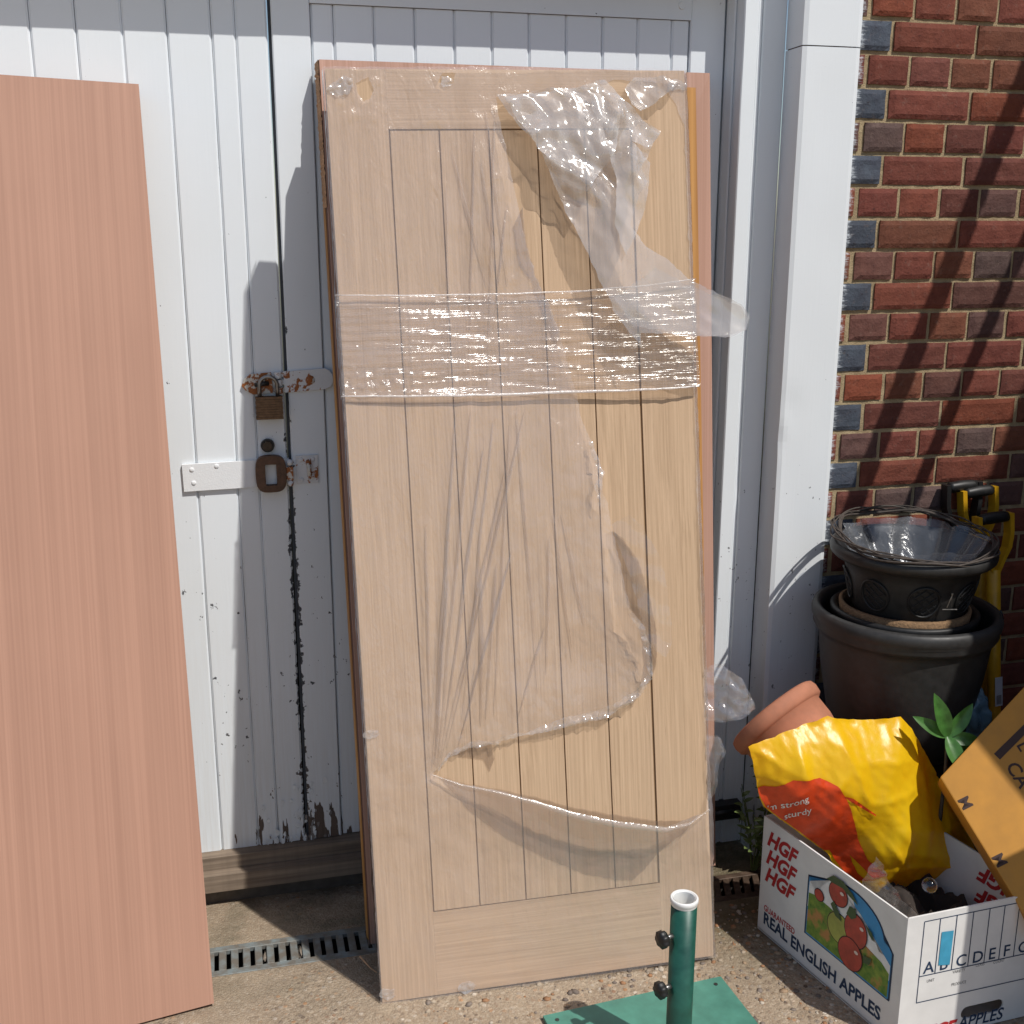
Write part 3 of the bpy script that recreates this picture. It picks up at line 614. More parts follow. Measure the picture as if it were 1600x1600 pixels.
# pleats; the tinted sheets further down paint in shade under lip and drape
for q_, ((x0, y0), (x1, y1), am) in enumerate(FAN+[((.16, .53), (.33, 1.15), .004), ((.147, .52), (.21, 1.1), .004), ((.355, 1.54), (.325, 1.9), .003), ((.335, 1.54), (.31, 1.8), .003), ((.31, 1.54), (.25, 1.82), .003), ((.38, .66), (.36, 1.28), .004), ((.33, .60), (.40, .80), .004), ((.45, 1.05), (.49, .80), .004)]):
    bm = bmesh.new(); prev = None; L_ = math.hypot(x1-x0, y1-y0); nx_, ny_ = -(y1-y0)/L_, (x1-x0)/L_; sd_ = 1 if q_ % 2 else -1
    for k in range(41):
        t_ = k/40; wd_t = (.0010+.0036*t_)*math.sin(math.pi*min(1, .04+t_*.95))**.6*(am/.004); cx, cy = x0+(x1-x0)*t_+.004*noise.noise(Vector((t_*4, q_, 0)))*math.sin(math.pi*t_), y0+(y1-y0)*t_
        lift = .0048*am/.004*math.sin(math.pi*min(1, .05+t_*.93))**.5
        row = [bm.verts.new((cx+nx_*o*wd_t, cy+ny_*o*wd_t, .0030+lift*h_)) for o, h_ in ((-1.0, .15), (sd_*.35, 1.), (1.0, .15))]
        if prev:
            for j in range(2): bm.faces.new((prev[j], prev[j+1], row[j+1], row[j]))
        prev = row
    obj('pleat', bm, FILMP, wrap)
def frill(pts, wid, seed, name='torn_edge_frill', slope=.55):
    lo = [(a, b, c) for a, b, c in pts]; hi = []
    for i, (a, b, c) in enumerate(pts):
        p, q = pts[max(i-1, 0)], pts[min(i+1, len(pts)-1)]; dx, dy = q[0]-p[0], q[1]-p[1]; L_ = math.hypot(dx, dy); w_ = wid*(.45+.75*abs(noise.noise(Vector((i*1.7, seed, 0))))+.35*math.sin(math.pi*i/(len(pts)-1)))
        hi.append((a-dy/L_*w_, b+dx/L_*w_, c*.7+.002))
    lp = dens(lo+hi[::-1], .005, .0035); vs, W, F = sheet(lp, [], .0038, lambda U, V: np.maximum(bdist(U, V, lp)[1]+.004+crum(U, V, .022, slope, seed, 4)+crum(U, V, .010, slope*.6, seed+3, 4), .003)); sheet_obj(name, vs, W, F, FILME, wrap)
frill([(.150, .508, .008), (.184, .541, .008), (.225, .552, .010), (.271, .556, .014), (.31, .565, .014), (.354, .569, .014)], .012, 81.)
frill([(.354, .567, .014), (.395, .573, .014), (.435, .577, .014), (.48, .584, .015), (.528, .592, .016), (.569, .609, .020), (.61, .640, .024), (.631, .672, .028)], .022, 84.)
frill([(.632, .675, .030), (.632, .70, .034), (.627, .744, .038), (.613, .79, .042), (.588, .825, .042)], .016, 88.)
frill([(.532, 1.06, .022), (.534, 1.10, .025), (.541, 1.13, .025), (.528, 1.17, .014), (.520, 1.20, .010)], .014, 91.)
pk = [(.150, .493, 0), (.196, .473, 0), (.276, .452, 0), (.357, .425, 0), (.438, .392, 0), (.522, .366, 0), (.641, .336, 0), (.70, .330, 0), (.742, .340, 0), (.70, .300, 0), (.640, .262, 0), (.60, .222, 0), (.575, .205, 0), (.53, .212, 0), (.46, .235, 0), (.38, .280, 0), (.30, .330, 0), (.22, .400, 0)]
pl_ = dens(pk, .007, .003); vs, W, F = sheet(pl_, [], .007, lambda U, V: .0016+0*U+.0006*nz(U, V, 20, 20, 3., 1)); sheet_obj('film_shade_patch', vs, W, F, FILM_SHADE, wrap)  # tinted sheet in the outline of the lip's shadow on the door
for dr_, k_ in (([(.395, 1.70, 0), (.372, 1.66, 0), (.380, 1.58, 0), (.405, 1.545, 0), (.43, 1.46, 0), (.455, 1.40, 0), (.462, 1.43, 0), (.44, 1.50, 0), (.415, 1.56, 0), (.398, 1.63, 0)], 1), ([(.56, 1.0, 0), (.585, .985, 0), (.618, .93, 0), (.64, .86, 0), (.655, .76, 0), (.652, .70, 0), (.635, .655, 0), (.612, .645, 0), (.622, .70, 0), (.616, .79, 0), (.588, .84, 0), (.58, .90, 0)], 2), ([(.19, .545, 0), (.27, .556, 0), (.275, .52, 0), (.262, .49, 0), (.25, .52, 0), (.20, .53, 0)], 3)):
    pl_ = dens(dr_, .006, .003); vs, W, F = sheet(pl_, [], .007, lambda U, V: .0014+0*U+.0005*nz(U, V, 20, 20, 3., 1)); sheet_obj('film_shade_patch', vs, W, F, FILM_SHADE, wrap)  # more tinted sheets painting in shadows along the tear edges
# hanging flap
flap = [(.347, 1.925, .012), (.369, 1.884, .03), (.393, 1.854, .035), (.425, 1.821, .04), (.451, 1.756, .04), (.478, 1.682, .045), (.509, 1.615, .05), (.545, 1.535, .055), (.572, 1.467, .06), (.601, 1.425, .065), (.625, 1.391, .065), (.623, 1.424, .07), (.701, 1.418, .08), (.754, 1.41, .09), (.815, 1.407, .1), (.848, 1.421, .1), (.855, 1.447, .1), (.838, 1.475, .1), (.786, 1.5, .09), (.727, 1.532, .08), (.689, 1.575, .07), (.644, 1.604, .06), (.614, 1.653, .05), (.64, 1.719, .045), (.657, 1.739, .045), (.646, 1.769, .045), (.668, 1.807, .045), (.688, 1.839, .04), (.651, 1.881, .03), (.606, 1.923, .02), (.561, 1.954, .012), (.526, 1.946, .01), (.45, 1.938, .01)]
def wfree(loop, R=.08, amp=.006, su=22, sv=18, seed=2., bulge=.0, fac=1.0):
    def f(U, V):
        d, wb = bdist(U, V, loop); a = np.clip((V-1.55)/.25, .2, 1)*fac if seed < 50 else fac
        return np.maximum(wb+bulge*(1-np.exp(-d/R))+a*amp/.008*(crum(U, V, .060, .40, seed, 4)+crum(U, V, .026, .12, seed+2, 3))+.003*nz(U, V, 9, 9, seed, 1)-.002, .004)
    return f
fl = dens(flap, .008, .0035); vs, W, F = sheet(fl, [], .0045, wfree(fl, amp=.008)); sheet_obj('torn_flap', vs, W, F, FILMC, wrap)
fold = [(.537, 1.942, .02), (.58, 1.955, .02), (.645, 1.864, .045), (.685, 1.839, .05), (.657, 1.807, .055), (.62, 1.82, .055), (.661, 1.778, .05), (.652, 1.718, .05), (.636, 1.659, .05), (.596, 1.586, .055), (.577, 1.654, .05), (.586, 1.745, .05), (.569, 1.833, .04), (.547, 1.894, .03)]
fl = dens([(a, b, c+.012) for a, b, c in fold], .008, .003); vs, W, F = sheet(fl, [], .006, wfree(fl, amp=.008, seed=12.)); sheet_obj('flap_fold', vs, W, F, FILMC, wrap)
inner = [(.36, 1.915, .02), (.45, 1.93, .02), (.56, 1.94, .02), (.60, 1.87, .05), (.585, 1.80, .055), (.52, 1.72, .055), (.47, 1.74, .05), (.43, 1.80, .05), (.39, 1.86, .04)]
fl = dens([(a, b, c+.008) for a, b, c in inner], .008, .004); vs, W, F = sheet(fl, [], .006, wfree(fl, amp=.011, seed=17.)); sheet_obj('flap_fold', vs, W, F, FILMC, wrap)
tail = [(.572, 1.50, .07), (.66, 1.56, .08), (.73, 1.52, .09), (.79, 1.495, .1), (.84, 1.47, .11), (.856, 1.445, .112), (.846, 1.42, .112), (.80, 1.41, .1), (.74, 1.415, .09), (.67, 1.43, .08), (.61, 1.44, .07)]
fl = dens([(a, b, c*.8) for a, b, c in tail], .008, .003); vs, W, F = sheet(fl, [], .007, wfree(fl, amp=.008, seed=23., bulge=-.02)); sheet_obj('flap_tail_back', vs, W, F, FILMS, wrap)
tear = [(.633, 1.903, .02), (.651, 1.887, .03), (.682, 1.904, .03), (.728, 1.938, .015), (.749, 1.956, .006), (.705, 1.967, .004), (.647, 1.964, .005), (.624, 1.939, .01)]
fl = dens(tear, .006, .002); vs, W, F = sheet(fl, [], .005, wfree(fl, amp=.008, seed=31.)); sheet_obj('torn_corner', vs, W, F, FILMC, wrap)
bul = [(.556, 1.016, .02), (.594, 1.037, .03), (.62, 1.011, .04), (.639, .974, .045), (.661, .917, .05), (.67, .843, .05), (.676, .757, .05), (.659, .718, .045), (.625, .746, .04), (.606, .818, .04), (.586, .904, .04), (.571, .96, .03)]
fl = dens(bul, .007, .003); vs, W, F = sheet(fl, [], .006, wfree(fl, amp=.006, seed=61., fac=.8)); sheet_obj('loose_bulge', vs, W, F, m_film('very_clear_film', .05, .6, rough=.12, gloss=1.1), wrap)
for tf, sd in (([(.760, .672, .0), (.8, .682, .02), (.837, .654, .04), (.861, .596, .05), (.865, .581, .05), (.819, .56, .04), (.789, .552, .02), (.760, .556, 0.)], 71.), ([(.760, .519, .0), (.787, .519, .02), (.798, .487, .03), (.78, .441, .02), (.776, .387, .01), (.760, .362, 0.)], 75.)):
    for off in (0, -.014):
        fl = dens([(a, b, c+off) for a, b, c in tf], .006, .003); vs, W, F = sheet(fl, [], .005, lambda U, V, fl=fl, sd=sd, off=off: bdist(U, V, fl)[1]+.011*nz(U, V, 34, 30, sd+off*100)); sheet_obj('side_tuft', vs, W, F, TUFT, wrap)
# crumpled scraps along the top and edges
for (u, v, r, sd) in ((.03, 1.945, .026, 1), (.246, 1.955, .014, 3), (.012, .60, .016, 5), (.012, .02, .018, 6), (.19, .01, .020, 7), (.74, 1.95, .022, 9)):
    fl = dens([(u+r*math.cos(a)*random.uniform(.7, 1.4), v+r*.8*math.sin(a)*random.uniform(.6, 1.2), .003) for a in np.linspace(0, 6.28, 10)[:-1]], .004, .002)
    vs, W, F = sheet(fl, [], .003, lambda U, V, fl=fl, sd=sd: .0025+.006*np.abs(nz(U, V, 70, 60, sd*3.))); sheet_obj('crumpled_scrap', vs, W, F, FILMC, wrap)
# stretch band round the middle
bt = [(-.007, 1.527), (.092, 1.523), (.294, 1.519), (.431, 1.519), (.586, 1.522), (.687, 1.53), (.768, 1.539)]
bb = [(-.007, 1.321), (.214, 1.312), (.421, 1.308), (.633, 1.304), (.768, 1.307)]
bt_ = dens([(a, b, 0) for a, b in bt], .012)[:-1]
ol = [p for p in dens([(a, b, 0) for a, b in bt]+[(a, b, 0) for a, b in bb[::-1]], .008)]
def wband(U, V):
    base = .0085+.012*np.clip((U-.45)/.3, 0, 1)*np.clip((1.42-V)/.1, 0, 1)+.004*np.sin(U*14)
    s = nz(U, V, 3.5, 190, 3.)*.0022+nz(U, V, 5, 90, 8.)*.0022+rdg(U, V+U*.16, 2.5, 55, 4.)*.0022+rdg(U, V-U*.10, 2.5, 60, 14.)*.0016
    cr = np.exp(-((V-1.345)/.03)**2-((U-.06)/.09)**2)*nz(U, V, 60, 60, 5.)*.008
    return base+s+cr
vs, W, F = sheet(ol, [], .0055, wband); band = sheet_obj('stretch_band', vs, W, F, BAND, dr)
for x in (-.008, .769):
    bm = bmesh.new(); prev = None
    for k in range(41):
        v = 1.314+(.207 if x < 0 else .222)*k/40; row = [bm.verts.new((x+(.002*noise.noise(Vector((v*50, j, x)))), v, .010-.054*j/3)) for j in range(4)]
        if prev:
            for j in range(3): bm.faces.new((prev[j], prev[j+1], row[j+1], row[j]))
        prev = row
    obj('band_edge', bm, BAND, band, smooth=True)
lipcord([(-.008, 1.527, .011), (.15, 1.522, .011), (.35, 1.519, .013), (.52, 1.521, .012), (.66, 1.528, .013), (.769, 1.539, .012)], .0016, 'band_cord', band)
lipcord([(-.008, 1.321, .011), (.12, 1.315, .013), (.3, 1.309, .013), (.45, 1.308, .014), (.6, 1.305, .018), (.7, 1.305, .022), (.768, 1.307, .018)], .0026, 'band_cord', band)
# =================================================================== IRONMONGERY
def m_rustpaint(name, col, thr=.56):
    t = NT(name); v = t.map(); n1 = t.noise(v, 60, 5, .6); n2 = t.noise(v, 300, 3)
    r = t.mix(n2, (.12, .035, .012), (.50, .17, .04)); c = t.mix(t.mrange(n1, thr, thr+.03), col, r)
    return t.pbr(c, .6, t.bump(t.math('ADD', n1, n2), .5, .001), 0, .4)
HP = m_rustpaint('white_paint_over_rust', (.70, .71, .72), .575); HR = m_rustpaint('mostly_rust', (.62, .60, .55), .47); WHT = m_rustpaint('white_painted_steel', (.80, .82, .84), .74)
BRASS = simple('old_brass', (.17, .10, .055), .5, 90, .4, .4, metal=.5); STEEL = simple('dull_steel', (.30, .29, .28), .35, 90, .3, .2, metal=.9); BLACK = simple('black_iron', (.02, .019, .018), .5, 80, .3, .3)
Fr = lambda x, z, y=.158: frame((x, y, z), (1, 0, 0), (0, 0, 1))      # local x right, y up, z toward viewer
h = thing('hasp', 'rusty white painted hasp and staple across the meeting stiles, upper of the two fastenings', 'hasp', mat=Fr(-1.43, 1.288))
h.matrix_world = Fr(-1.43, 1.288) @ Matrix.Rotation(math.radians(3), 4, 'Z')
bm = bmesh.new(); prism(bm, [(-.103, .0), (-.094, .017), (-.08, .026), (-.032, .026), (-.032, -.022), (-.078, -.022), (-.094, -.012)], 0.0, .006); obj('staple_plate', bm, HR, h, bevel=.001)
bm = bmesh.new(); prism(bm, [(-.005, -.024), (.09, -.024), (.104, -.018), (.11, -.006), (.11, .008), (.103, .02), (.092, .026), (-.005, .026)], .001, .007); obj('hasp_plate', bm, HP, h, bevel=.001)
for z0 in (-.024, -.006, .012):
    bm = bmesh.new(); tube(bm, [(-.018, z0, .009), (-.018, z0+.014, .009)], .0085, 12); box(bm, -.03, -.004, z0+.001, z0+.013, .0, .004); obj('knuckle', bm, HP if z0 > -.02 else HR, h)
bm = bmesh.new(); bmesh.ops.create_uvsphere(bm, u_segments=20, v_segments=10, radius=.0115, matrix=Matrix.Translation((.056, .001, .006)) @ Matrix.Diagonal((1, 1, .45, 1))); obj('bolt_head', bm, HR, h, smooth=True)
pl = thing('padlock', 'laminated brass brown padlock hanging from the rusty hasp', 'padlock', mat=Fr(-1.472, 1.232, .148))
bm = bmesh.new()
for k in range(9): box(bm, -.031+.0005*(k % 2), .031-.0005*(k % 2), -.0265+k*.0059, -.0265+k*.0059+.0054, -.003, .0205)
obj('body', bm, BRASS, pl, bevel=.0008, seg=1)
bm = bmesh.new(); pts = [(-.0205, .026, .009), (-.0205, .045, .009)]+[(-.0205*math.cos(a), .052+.0205*math.sin(a), .009) for a in np.linspace(0.15, math.pi-.15, 12)]+[(.0205, .045, .009), (.0205, .026, .009)]; tube(bm, pts, .0046, 12); obj('shackle', bm, STEEL, pl, smooth=True)
bm = bmesh.new(); tube(bm, [(-.03, .053, .004), (-.012, .056, .008), (.0, .056, .002)], .0055, 10); obj('staple_loop', bm, BLACK, h and pl, smooth=True)
bar = thing('locking_bar', 'long white painted steel locking bar riveted across the left garage door leaf', 'locking bar', mat=Fr(-1.55, 1.074))
bar.matrix_world = Fr(-1.55, 1.074) @ Matrix.Rotation(math.radians(.9), 4, 'Z')
bm = bmesh.new(); box(bm, -.1285, .118, -.0345, .0305, 0, .006); obj('strap', bm, WHT, bar, bevel=.0012)
for (x, y) in ((-.107, .017), (-.105, -.015), (-.05, .022), (.092, .016), (.09, -.012)):
    bm = bmesh.new(); bmesh.ops.create_uvsphere(bm, u_segments=16, v_segments=8, radius=.0058, matrix=Matrix.Translation((x, y, .006)) @ Matrix.Diagonal((1, 1, .4, 1))); obj('rivet', bm, WHT, bar, smooth=True)
lk = thing('shackle_lock', 'brown rusted oblong lock with a rectangular opening hanging over the white bar', 'lock', mat=Fr(-1.476, 1.074, .150))
bm = bmesh.new(); Ro = []; n = 40
for k in range(n):
    a = 2*math.pi*k/n; c, s = math.cos(a), math.sin(a); Ro.append((.036*math.copysign(abs(c)**.6, c), .0445*math.copysign(abs(s)**.6, s)))
Ri = []
for k in range(n):
    a = 2*math.pi*k/n; c, s = math.cos(a), math.sin(a); m_ = max(abs(c)/.013, abs(s)/.025); Ri.append((c/m_, s/m_-.002))
v = [[bm.verts.new((*p, z)) for p in L] for L, z in ((Ro, .003), (Ro, .021), (Ri, .021), (Ri, .003))]
for q in range(4):
    A, B = v[q], v[(q+1) % 4]
    for k in range(n): bm.faces.new((A[k], A[(k+1) % n], B[(k+1) % n], B[k]))
bmesh.ops.recalc_face_normals(bm, faces=bm.faces); obj('body', bm, simple('rusted_brown_steel', (.12, .065, .04), .55, 70, .4, .5, metal=.3), lk, bevel=.0015, seg=2)
bm = bmesh.new(); box(bm, .0345, .052, -.018, .014, .004, .016); obj('link_block', bm, HR, lk, bevel=.002)
for y in (.024, -.026): bm = bmesh.new(); bmesh.ops.create_uvsphere(bm, u_segments=12, v_segments=8, radius=.008, matrix=Matrix.Translation((.045, y, .010))); obj('stud', bm, HP, lk, smooth=True)
cy = thing('cylinder_lock', 'round dark cylinder lock above the oblong lock on the left leaf', 'lock', mat=Fr(-1.480, 1.139, .158))
bm = bmesh.new(); bmesh.ops.create_cone(bm, cap_ends=True, segments=32, radius1=.0165, radius2=.0155, depth=.010, matrix=Matrix.Translation((0, 0, .005))); obj('collar', bm, BLACK, cy, bevel=.001)
bm = bmesh.new(); bmesh.ops.create_cone(bm, cap_ends=True, segments=32, radius1=.013, radius2=.011, depth=.006, matrix=Matrix.Translation((-.001, 0, .0125))); obj('barrel', bm, simple('tarnished_barrel', (.06, .045, .035), .4, 90, .3, .2, metal=.6), cy)
kp = thing('keeper_plate', 'small square white plate with rusty staple beside the oblong lock on the right leaf', 'keeper plate', mat=Fr(-1.390, 1.077, .158))
bm = bmesh.new(); box(bm, -.026, .026, -.035, .034, 0, .005); obj('plate', bm, HP, kp, bevel=.002)
for (x, y) in ((-.014, .024), (.014, .024), (-.014, -.025), (.012, -.02)):
    bm = bmesh.new(); bmesh.ops.create_uvsphere(bm, u_segments=16, v_segments=8, radius=.006, matrix=Matrix.Translation((x, y, .005)) @ Matrix.Diagonal((1, 1, .4, 1))); obj('rivet', bm, HP, kp, smooth=True)
bm = bmesh.new(); tube(bm, [(.002, .019, .004), (.003, .017, .015), (.004, 0, .019), (.005, -.014, .015), (.005, -.017, .004)], .005, 10); obj('staple', bm, HR, kp, smooth=True)
bk = thing('door_bolt', 'black iron bolt bracket at the foot of the right door jamb', 'bolt', (-.29, .06, .08))
bm = bmesh.new(); box(bm, -.055, .035, -.02, .02, -.022, .022); obj('bracket', bm, BLACK, bk, bevel=.003)
bm = bmesh.new(); tube(bm, [(-.06, -.018, 0), (.03, -.018, 0)], .009, 12); obj('rod', bm, BLACK, bk, smooth=True)
# =================================================================== UMBRELLA BASE
GREEN = simple('green_enamel', (.012, .078, .056), .35, 30, .3, .08, spec=.5); GREENP = simple('green_plate_paint', (.075, .23, .175), .5, 22, .22, .3, spec=.4)
um = thing('umbrella_base', 'green steel parasol base with upright tube on a square plate', 'parasol base', (-.762, -.752, 0))
um.rotation_euler.z = math.radians(4.2)
bm = bmesh.new(); box(bm, -.212, .212, -.212, .212, .003, .0125); obj('base_plate', bm, GREENP, um, bevel=.002)
for sx in (-1, 1):
    for sy in (-1, 1): bm = bmesh.new(); bmesh.ops.create_cone(bm, cap_ends=True, segments=16, radius1=.0045, radius2=.0045, depth=.001, matrix=Matrix.Translation((sx*.188, sy*.19, .0131))); obj('bolt_hole', bm, BLACK, um)
bm = bmesh.new(); lathe(bm, [(.0255, .0126), (.0255, .371), (.0232, .371), (.0232, .05)], 40); obj('tube', bm, GREEN, um, smooth=False)
for p in bpy.data.objects['tube'].data.polygons: p.use_smooth = abs(p.normal.z) < .5
WPL = simple('white_plastic', (.78, .78, .76), .4, 60, .05, .1)
bm = bmesh.new(); lathe(bm, [(.0222, .25), (.0222, .3845), (.0232, .3862), (.0262, .3865), (.0275, .3845), (.0275, .378), (.0262, .3765), (.0256, .3715)], 40)
lathe(bm, [(.0205, .3845), (.0205, .25)], 40); lathe(bm, [(.0222, .386), (.0205, .3845)], 40); obj('liner_ring', bm, WPL, um, smooth=True)
for z in (.309, .196):
    k_ = bpy.data.objects.new('knob', None); bm = bmesh.new(); M2 = Matrix.Translation((-.048, -.010, z)) @ Matrix.Rotation(math.radians(-90), 4, 'Y') @ Matrix.Rotation(math.radians(12), 4, 'X')
    n = 56; prof = [(.004, -.010), (.0125, -.008), (.0165, -.004), (.0165, .006), (.013, .009), (.0, .010)]; rings = []
    for r, zz in prof: rings.append([bm.verts.new(M2 @ Vector((r*(1+.07*math.cos(7*2*math.pi*k/n))*math.cos(2*math.pi*k/n), r*(1+.07*math.cos(7*2*math.pi*k/n))*math.sin(2*math.pi*k/n), zz))) for k in range(n)])
    for A, B in zip(rings, rings[1:]):
        for k in range(n): bm.faces.new((A[k], A[(k+1) % n], B[(k+1) % n], B[k]))
    kn = obj('knob', bm, simple('black_plastic', (.012, .012, .012), .45, 60, .2, .1), um, smooth=True)
    bm = bmesh.new(); tube(bm, [(-.022, -.004, z), (-.044, -.009, z)], .0052, 12); obj('stem', bm, STEEL, kn, smooth=True)
# =================================================================== APPLE BOX
CARD = simple('white_printed_card', (.74, .73, .71), .55, 25, .05, .15, spec=.3); CARDIN = simple('inner_card', (.55, .50, .45), .8, 40, .1, .15); NAVY = simple('navy_ink', (.012, .035, .085), .6, 60, .15, .05); REDI = simple('red_ink', (.42, .016, .02), .55, 60, .1, .05)
A_ = Vector((-.397, -.362, .001)); B_ = Vector((-.302, -.808, .001)); D_ = B_+Vector((.33, .0175, 0)); C_ = A_+Vector((.33, .0175, 0)); HB = .300
bx = thing('apple_box', 'white open cardboard apple box with fruit picture holding a yellow bag', 'cardboard box', ((A_+D_)/2)); c0 = Vector(bx.location)
def wallp(P, Q, inn, name, hh=None, z1=HB):
    bm = bmesh.new(); d = (Q-P).normalized(); nn = Vector((-d.y, d.x, 0)); nn = nn if nn.dot(inn-P) > 0 else -nn; t = nn*.004
    if hh is None: hexa(bm, [P-c0, Q-c0, Q-c0+Vector((0, 0, z1)), P-c0+Vector((0, 0, z1))], [P-c0+t, Q-c0+t, Q-c0+t+Vector((0, 0, z1)), P-c0+t+Vector((0, 0, z1))])
    else:  # with an oblong hand hole: (s0,s1,z0,z1)
        s0, s1, h0, h1 = hh; L = (Q-P).length; hr = (h1-h0)/2; outerp = [(0, 0), (L, 0), (L, z1), (0, z1)]
        holep = [(s1-hr+hr*math.sin(a), (h0+h1)/2-hr*math.cos(a)) for a in np.linspace(0, math.pi, 9)]+[(s0+hr-hr*math.sin(a), (h0+h1)/2+hr*math.cos(a)) for a in np.linspace(0, math.pi, 9)]
        r = delaunay_2d_cdt([Vector(p) for p in outerp+holep], [(0, 1), (1, 2), (2, 3), (3, 0)]+[(4+i, 4+(i+1) % len(holep)) for i in range(len(holep))], [], 0, 1e-7)
        X = np.array([tuple(v) for v in r[0]]); f3 = lambda p, k: P-c0+d*float(p[0])+Vector((0, 0, float(p[1])))+t*k
        fa = [bm.verts.new(f3(p, 0)) for p in X]; fb = [bm.verts.new(f3(p, 1)) for p in X]
        for f in r[2]:
            cc = X[list(f)].mean(0)
            if inpoly(np.array([cc[0]]), np.array([cc[1]]), holep)[0]: continue
            bm.faces.new([fa[i] for i in f]); bm.faces.new([fb[i] for i in f][::-1])
        for i in range(len(holep)): j = (i+1) % len(holep); bm.faces.new((fa[4+i], fa[4+j], fb[4+j], fb[4+i]))
        for i in range(4): j = (i+1) % 4; bm.faces.new((fa[i], fa[j], fb[j], fb[i]))
        bmesh.ops.recalc_face_normals(bm, faces=bm.faces)
    return obj(name, bm, CARD, bx)
ctr = (A_+D_)/2
wallp(A_, B_, ctr, 'side_panel'); wallp(C_, D_, ctr, 'side_panel'); wallp(B_+Vector((.0005, -.0012, 0)), D_+Vector((0, -.0012, 0)), ctr, 'end_panel', hh=(.155, .262, .028, .058)); wallp(A_+Vector((.0005, .001, 0)), C_+Vector((0, .001, 0)), ctr, 'end_panel')
bm = bmesh.new(); hexa(bm, [p-c0+Vector((0, 0, .002)) for p in (A_, B_, D_, C_)], [p-c0+Vector((0, 0, .006)) for p in (A_, B_, D_, C_)]); obj('bottom', bm, CARDIN, bx)
FA = frame(A_-c0, B_-A_, (0, 0, 1)); LS = (B_-A_).length           # left face: z outwards
def fm(s, z, w=.0006, rot=0, base=FA): return base @ Matrix.Translation((s, z, w)) @ Matrix.Rotation(rot, 4, 'Z')
for zz in (.240, .193, .146): put_text('printed_letters', 'HGF', .052, REDI, bx, fm(.016, zz-.004), shear=.32, bold=.0022, xs=.98)
put_text('printed_letters', 'GUARANTEED', .0215, REDI, bx, fm(.020, .062), bold=.0005, xs=.80)
put_text('printed_letters', 'REAL ENGLISH APPLES', 0.043, NAVY, bx, fm(.020, .0275), bold=.0013, xs=.915)
# picture
def flat(pts, w, mat, name, base=FA, parent=bx):
    bm = bmesh.new(); bm.faces.new([bm.verts.new(base @ Vector((p[0], p[1], w))) for p in pts]); bmesh.ops.triangulate(bm, faces=bm.faces); return obj(name, bm, mat, parent)
arch = [(.163, .088), (.428, .088), (.43, .092), (.43, .200), (.42, .210), (.405, .213)]+[(.300+.105*math.cos(a), .208+.070*math.sin(a)) for a in np.linspace(.15, math.pi-.35, 18)]+[(.185, .222), (.178, .216), (.163, .236)]
cx_, cy_ = .297, .165; ins = lambda k: [(cx_+(p[0]-cx_)*k, cy_+(p[1]-cy_)*k) for p in arch]
pic = flat(arch, .0006, NAVY, 'printed_picture')
flat(ins(.965), .0009, simple('sky_ink', (.05, .27, .55), .6), 'picture_sky', parent=pic)
cl_ = simple('cloud_ink', (.78, .78, .77), .6); k9 = ins(.965)
flat([(.168, .16), (.424, .135), (.424, .17), (.405, .183), (.39, .182), (.38, .197), (.365, .196), (.352, .215), (.338, .216), (.33, .235), (.315, .236), (.305, .255), (.29, .262), (.265, .262), (.235, .262), (.215, .24), (.205, .226), (.187, .214), (.170, .224)], .0012, cl_, 'picture_cloud', parent=pic)
def m_field():
    t = NT('field_ink'); v = t.map(); n1 = t.noise(v, 55, 4); n2 = t.noise(v, 20, 3); c = t.mix(t.mrange(n1, .3, .7), (.05, .16, .02), (.25, .34, .05)); c = t.mix(t.mrange(n2, .56, .66), c, (.45, .22, .07)); return t.pbr(c, .6)
flat([(.170, .0945), (.4225, .0945), (.4225, .150), (.40, .163), (.37, .168), (.33, .178), (.29, .19), (.24, .197), (.19, .2), (.170, .195)], .0015, m_field(), 'picture_field', parent=pic)
LEAFI = simple('leaf_ink', (.06, .10, .04), .6); APR = simple('apple_ink', (.40, .05, .035), .4, 30, .35, .0); APG = simple('green_apple_ink', (.36, .38, .08), .4, 30, .3, .0); OUTL = simple('outline_ink', (.05, .02, .02), .6)
def blob(x, y, rx, ry, mat, w, name='picture_apple'):
    flat(circ(x, y, rx+.0022, ry+.0022, 28), w, OUTL, name, parent=pic); flat(circ(x, y, rx, ry, 28), w+.0003, mat, name, parent=pic)
for (x, y, rx, ry, m_, w) in ((.272, .165, .036, .034, APG, .0018), (.262, .243, .028, .026, APR, .0024), (.322, .190, .033, .038, APR, .0030), (.312, .128, .036, .036, APR, .0036), (.204, .208, .014, .013, APR, .0024)): blob(x, y, rx, ry, m_, w)
for pts in ([(.225, .262), (.245, .281), (.275, .282), (.305, .270), (.325, .252), (.300, .258), (.275, .266), (.245, .262)], [(.292, .215), (.300, .238), (.318, .240), (.322, .222), (.308, .210)], [(.270, .205), (.252, .222), (.243, .210), (.26, .19), (.280, .187)], [(.35, .222), (.37, .215), (.376, .198), (.362, .205)], [(.35, .15), (.375, .155), (.37, .138), (.352, .132)]): flat(pts, .0042, LEAFI, 'picture_leaf', parent=pic)
WH = simple('highlight_ink', (.75, .62, .55), .5)
for (x, y) in ((.275, .252), (.340, .205), (.330, .142)): flat(circ(x, y, .006, .004, 12), .0046, WH, 'picture_gloss', parent=pic)
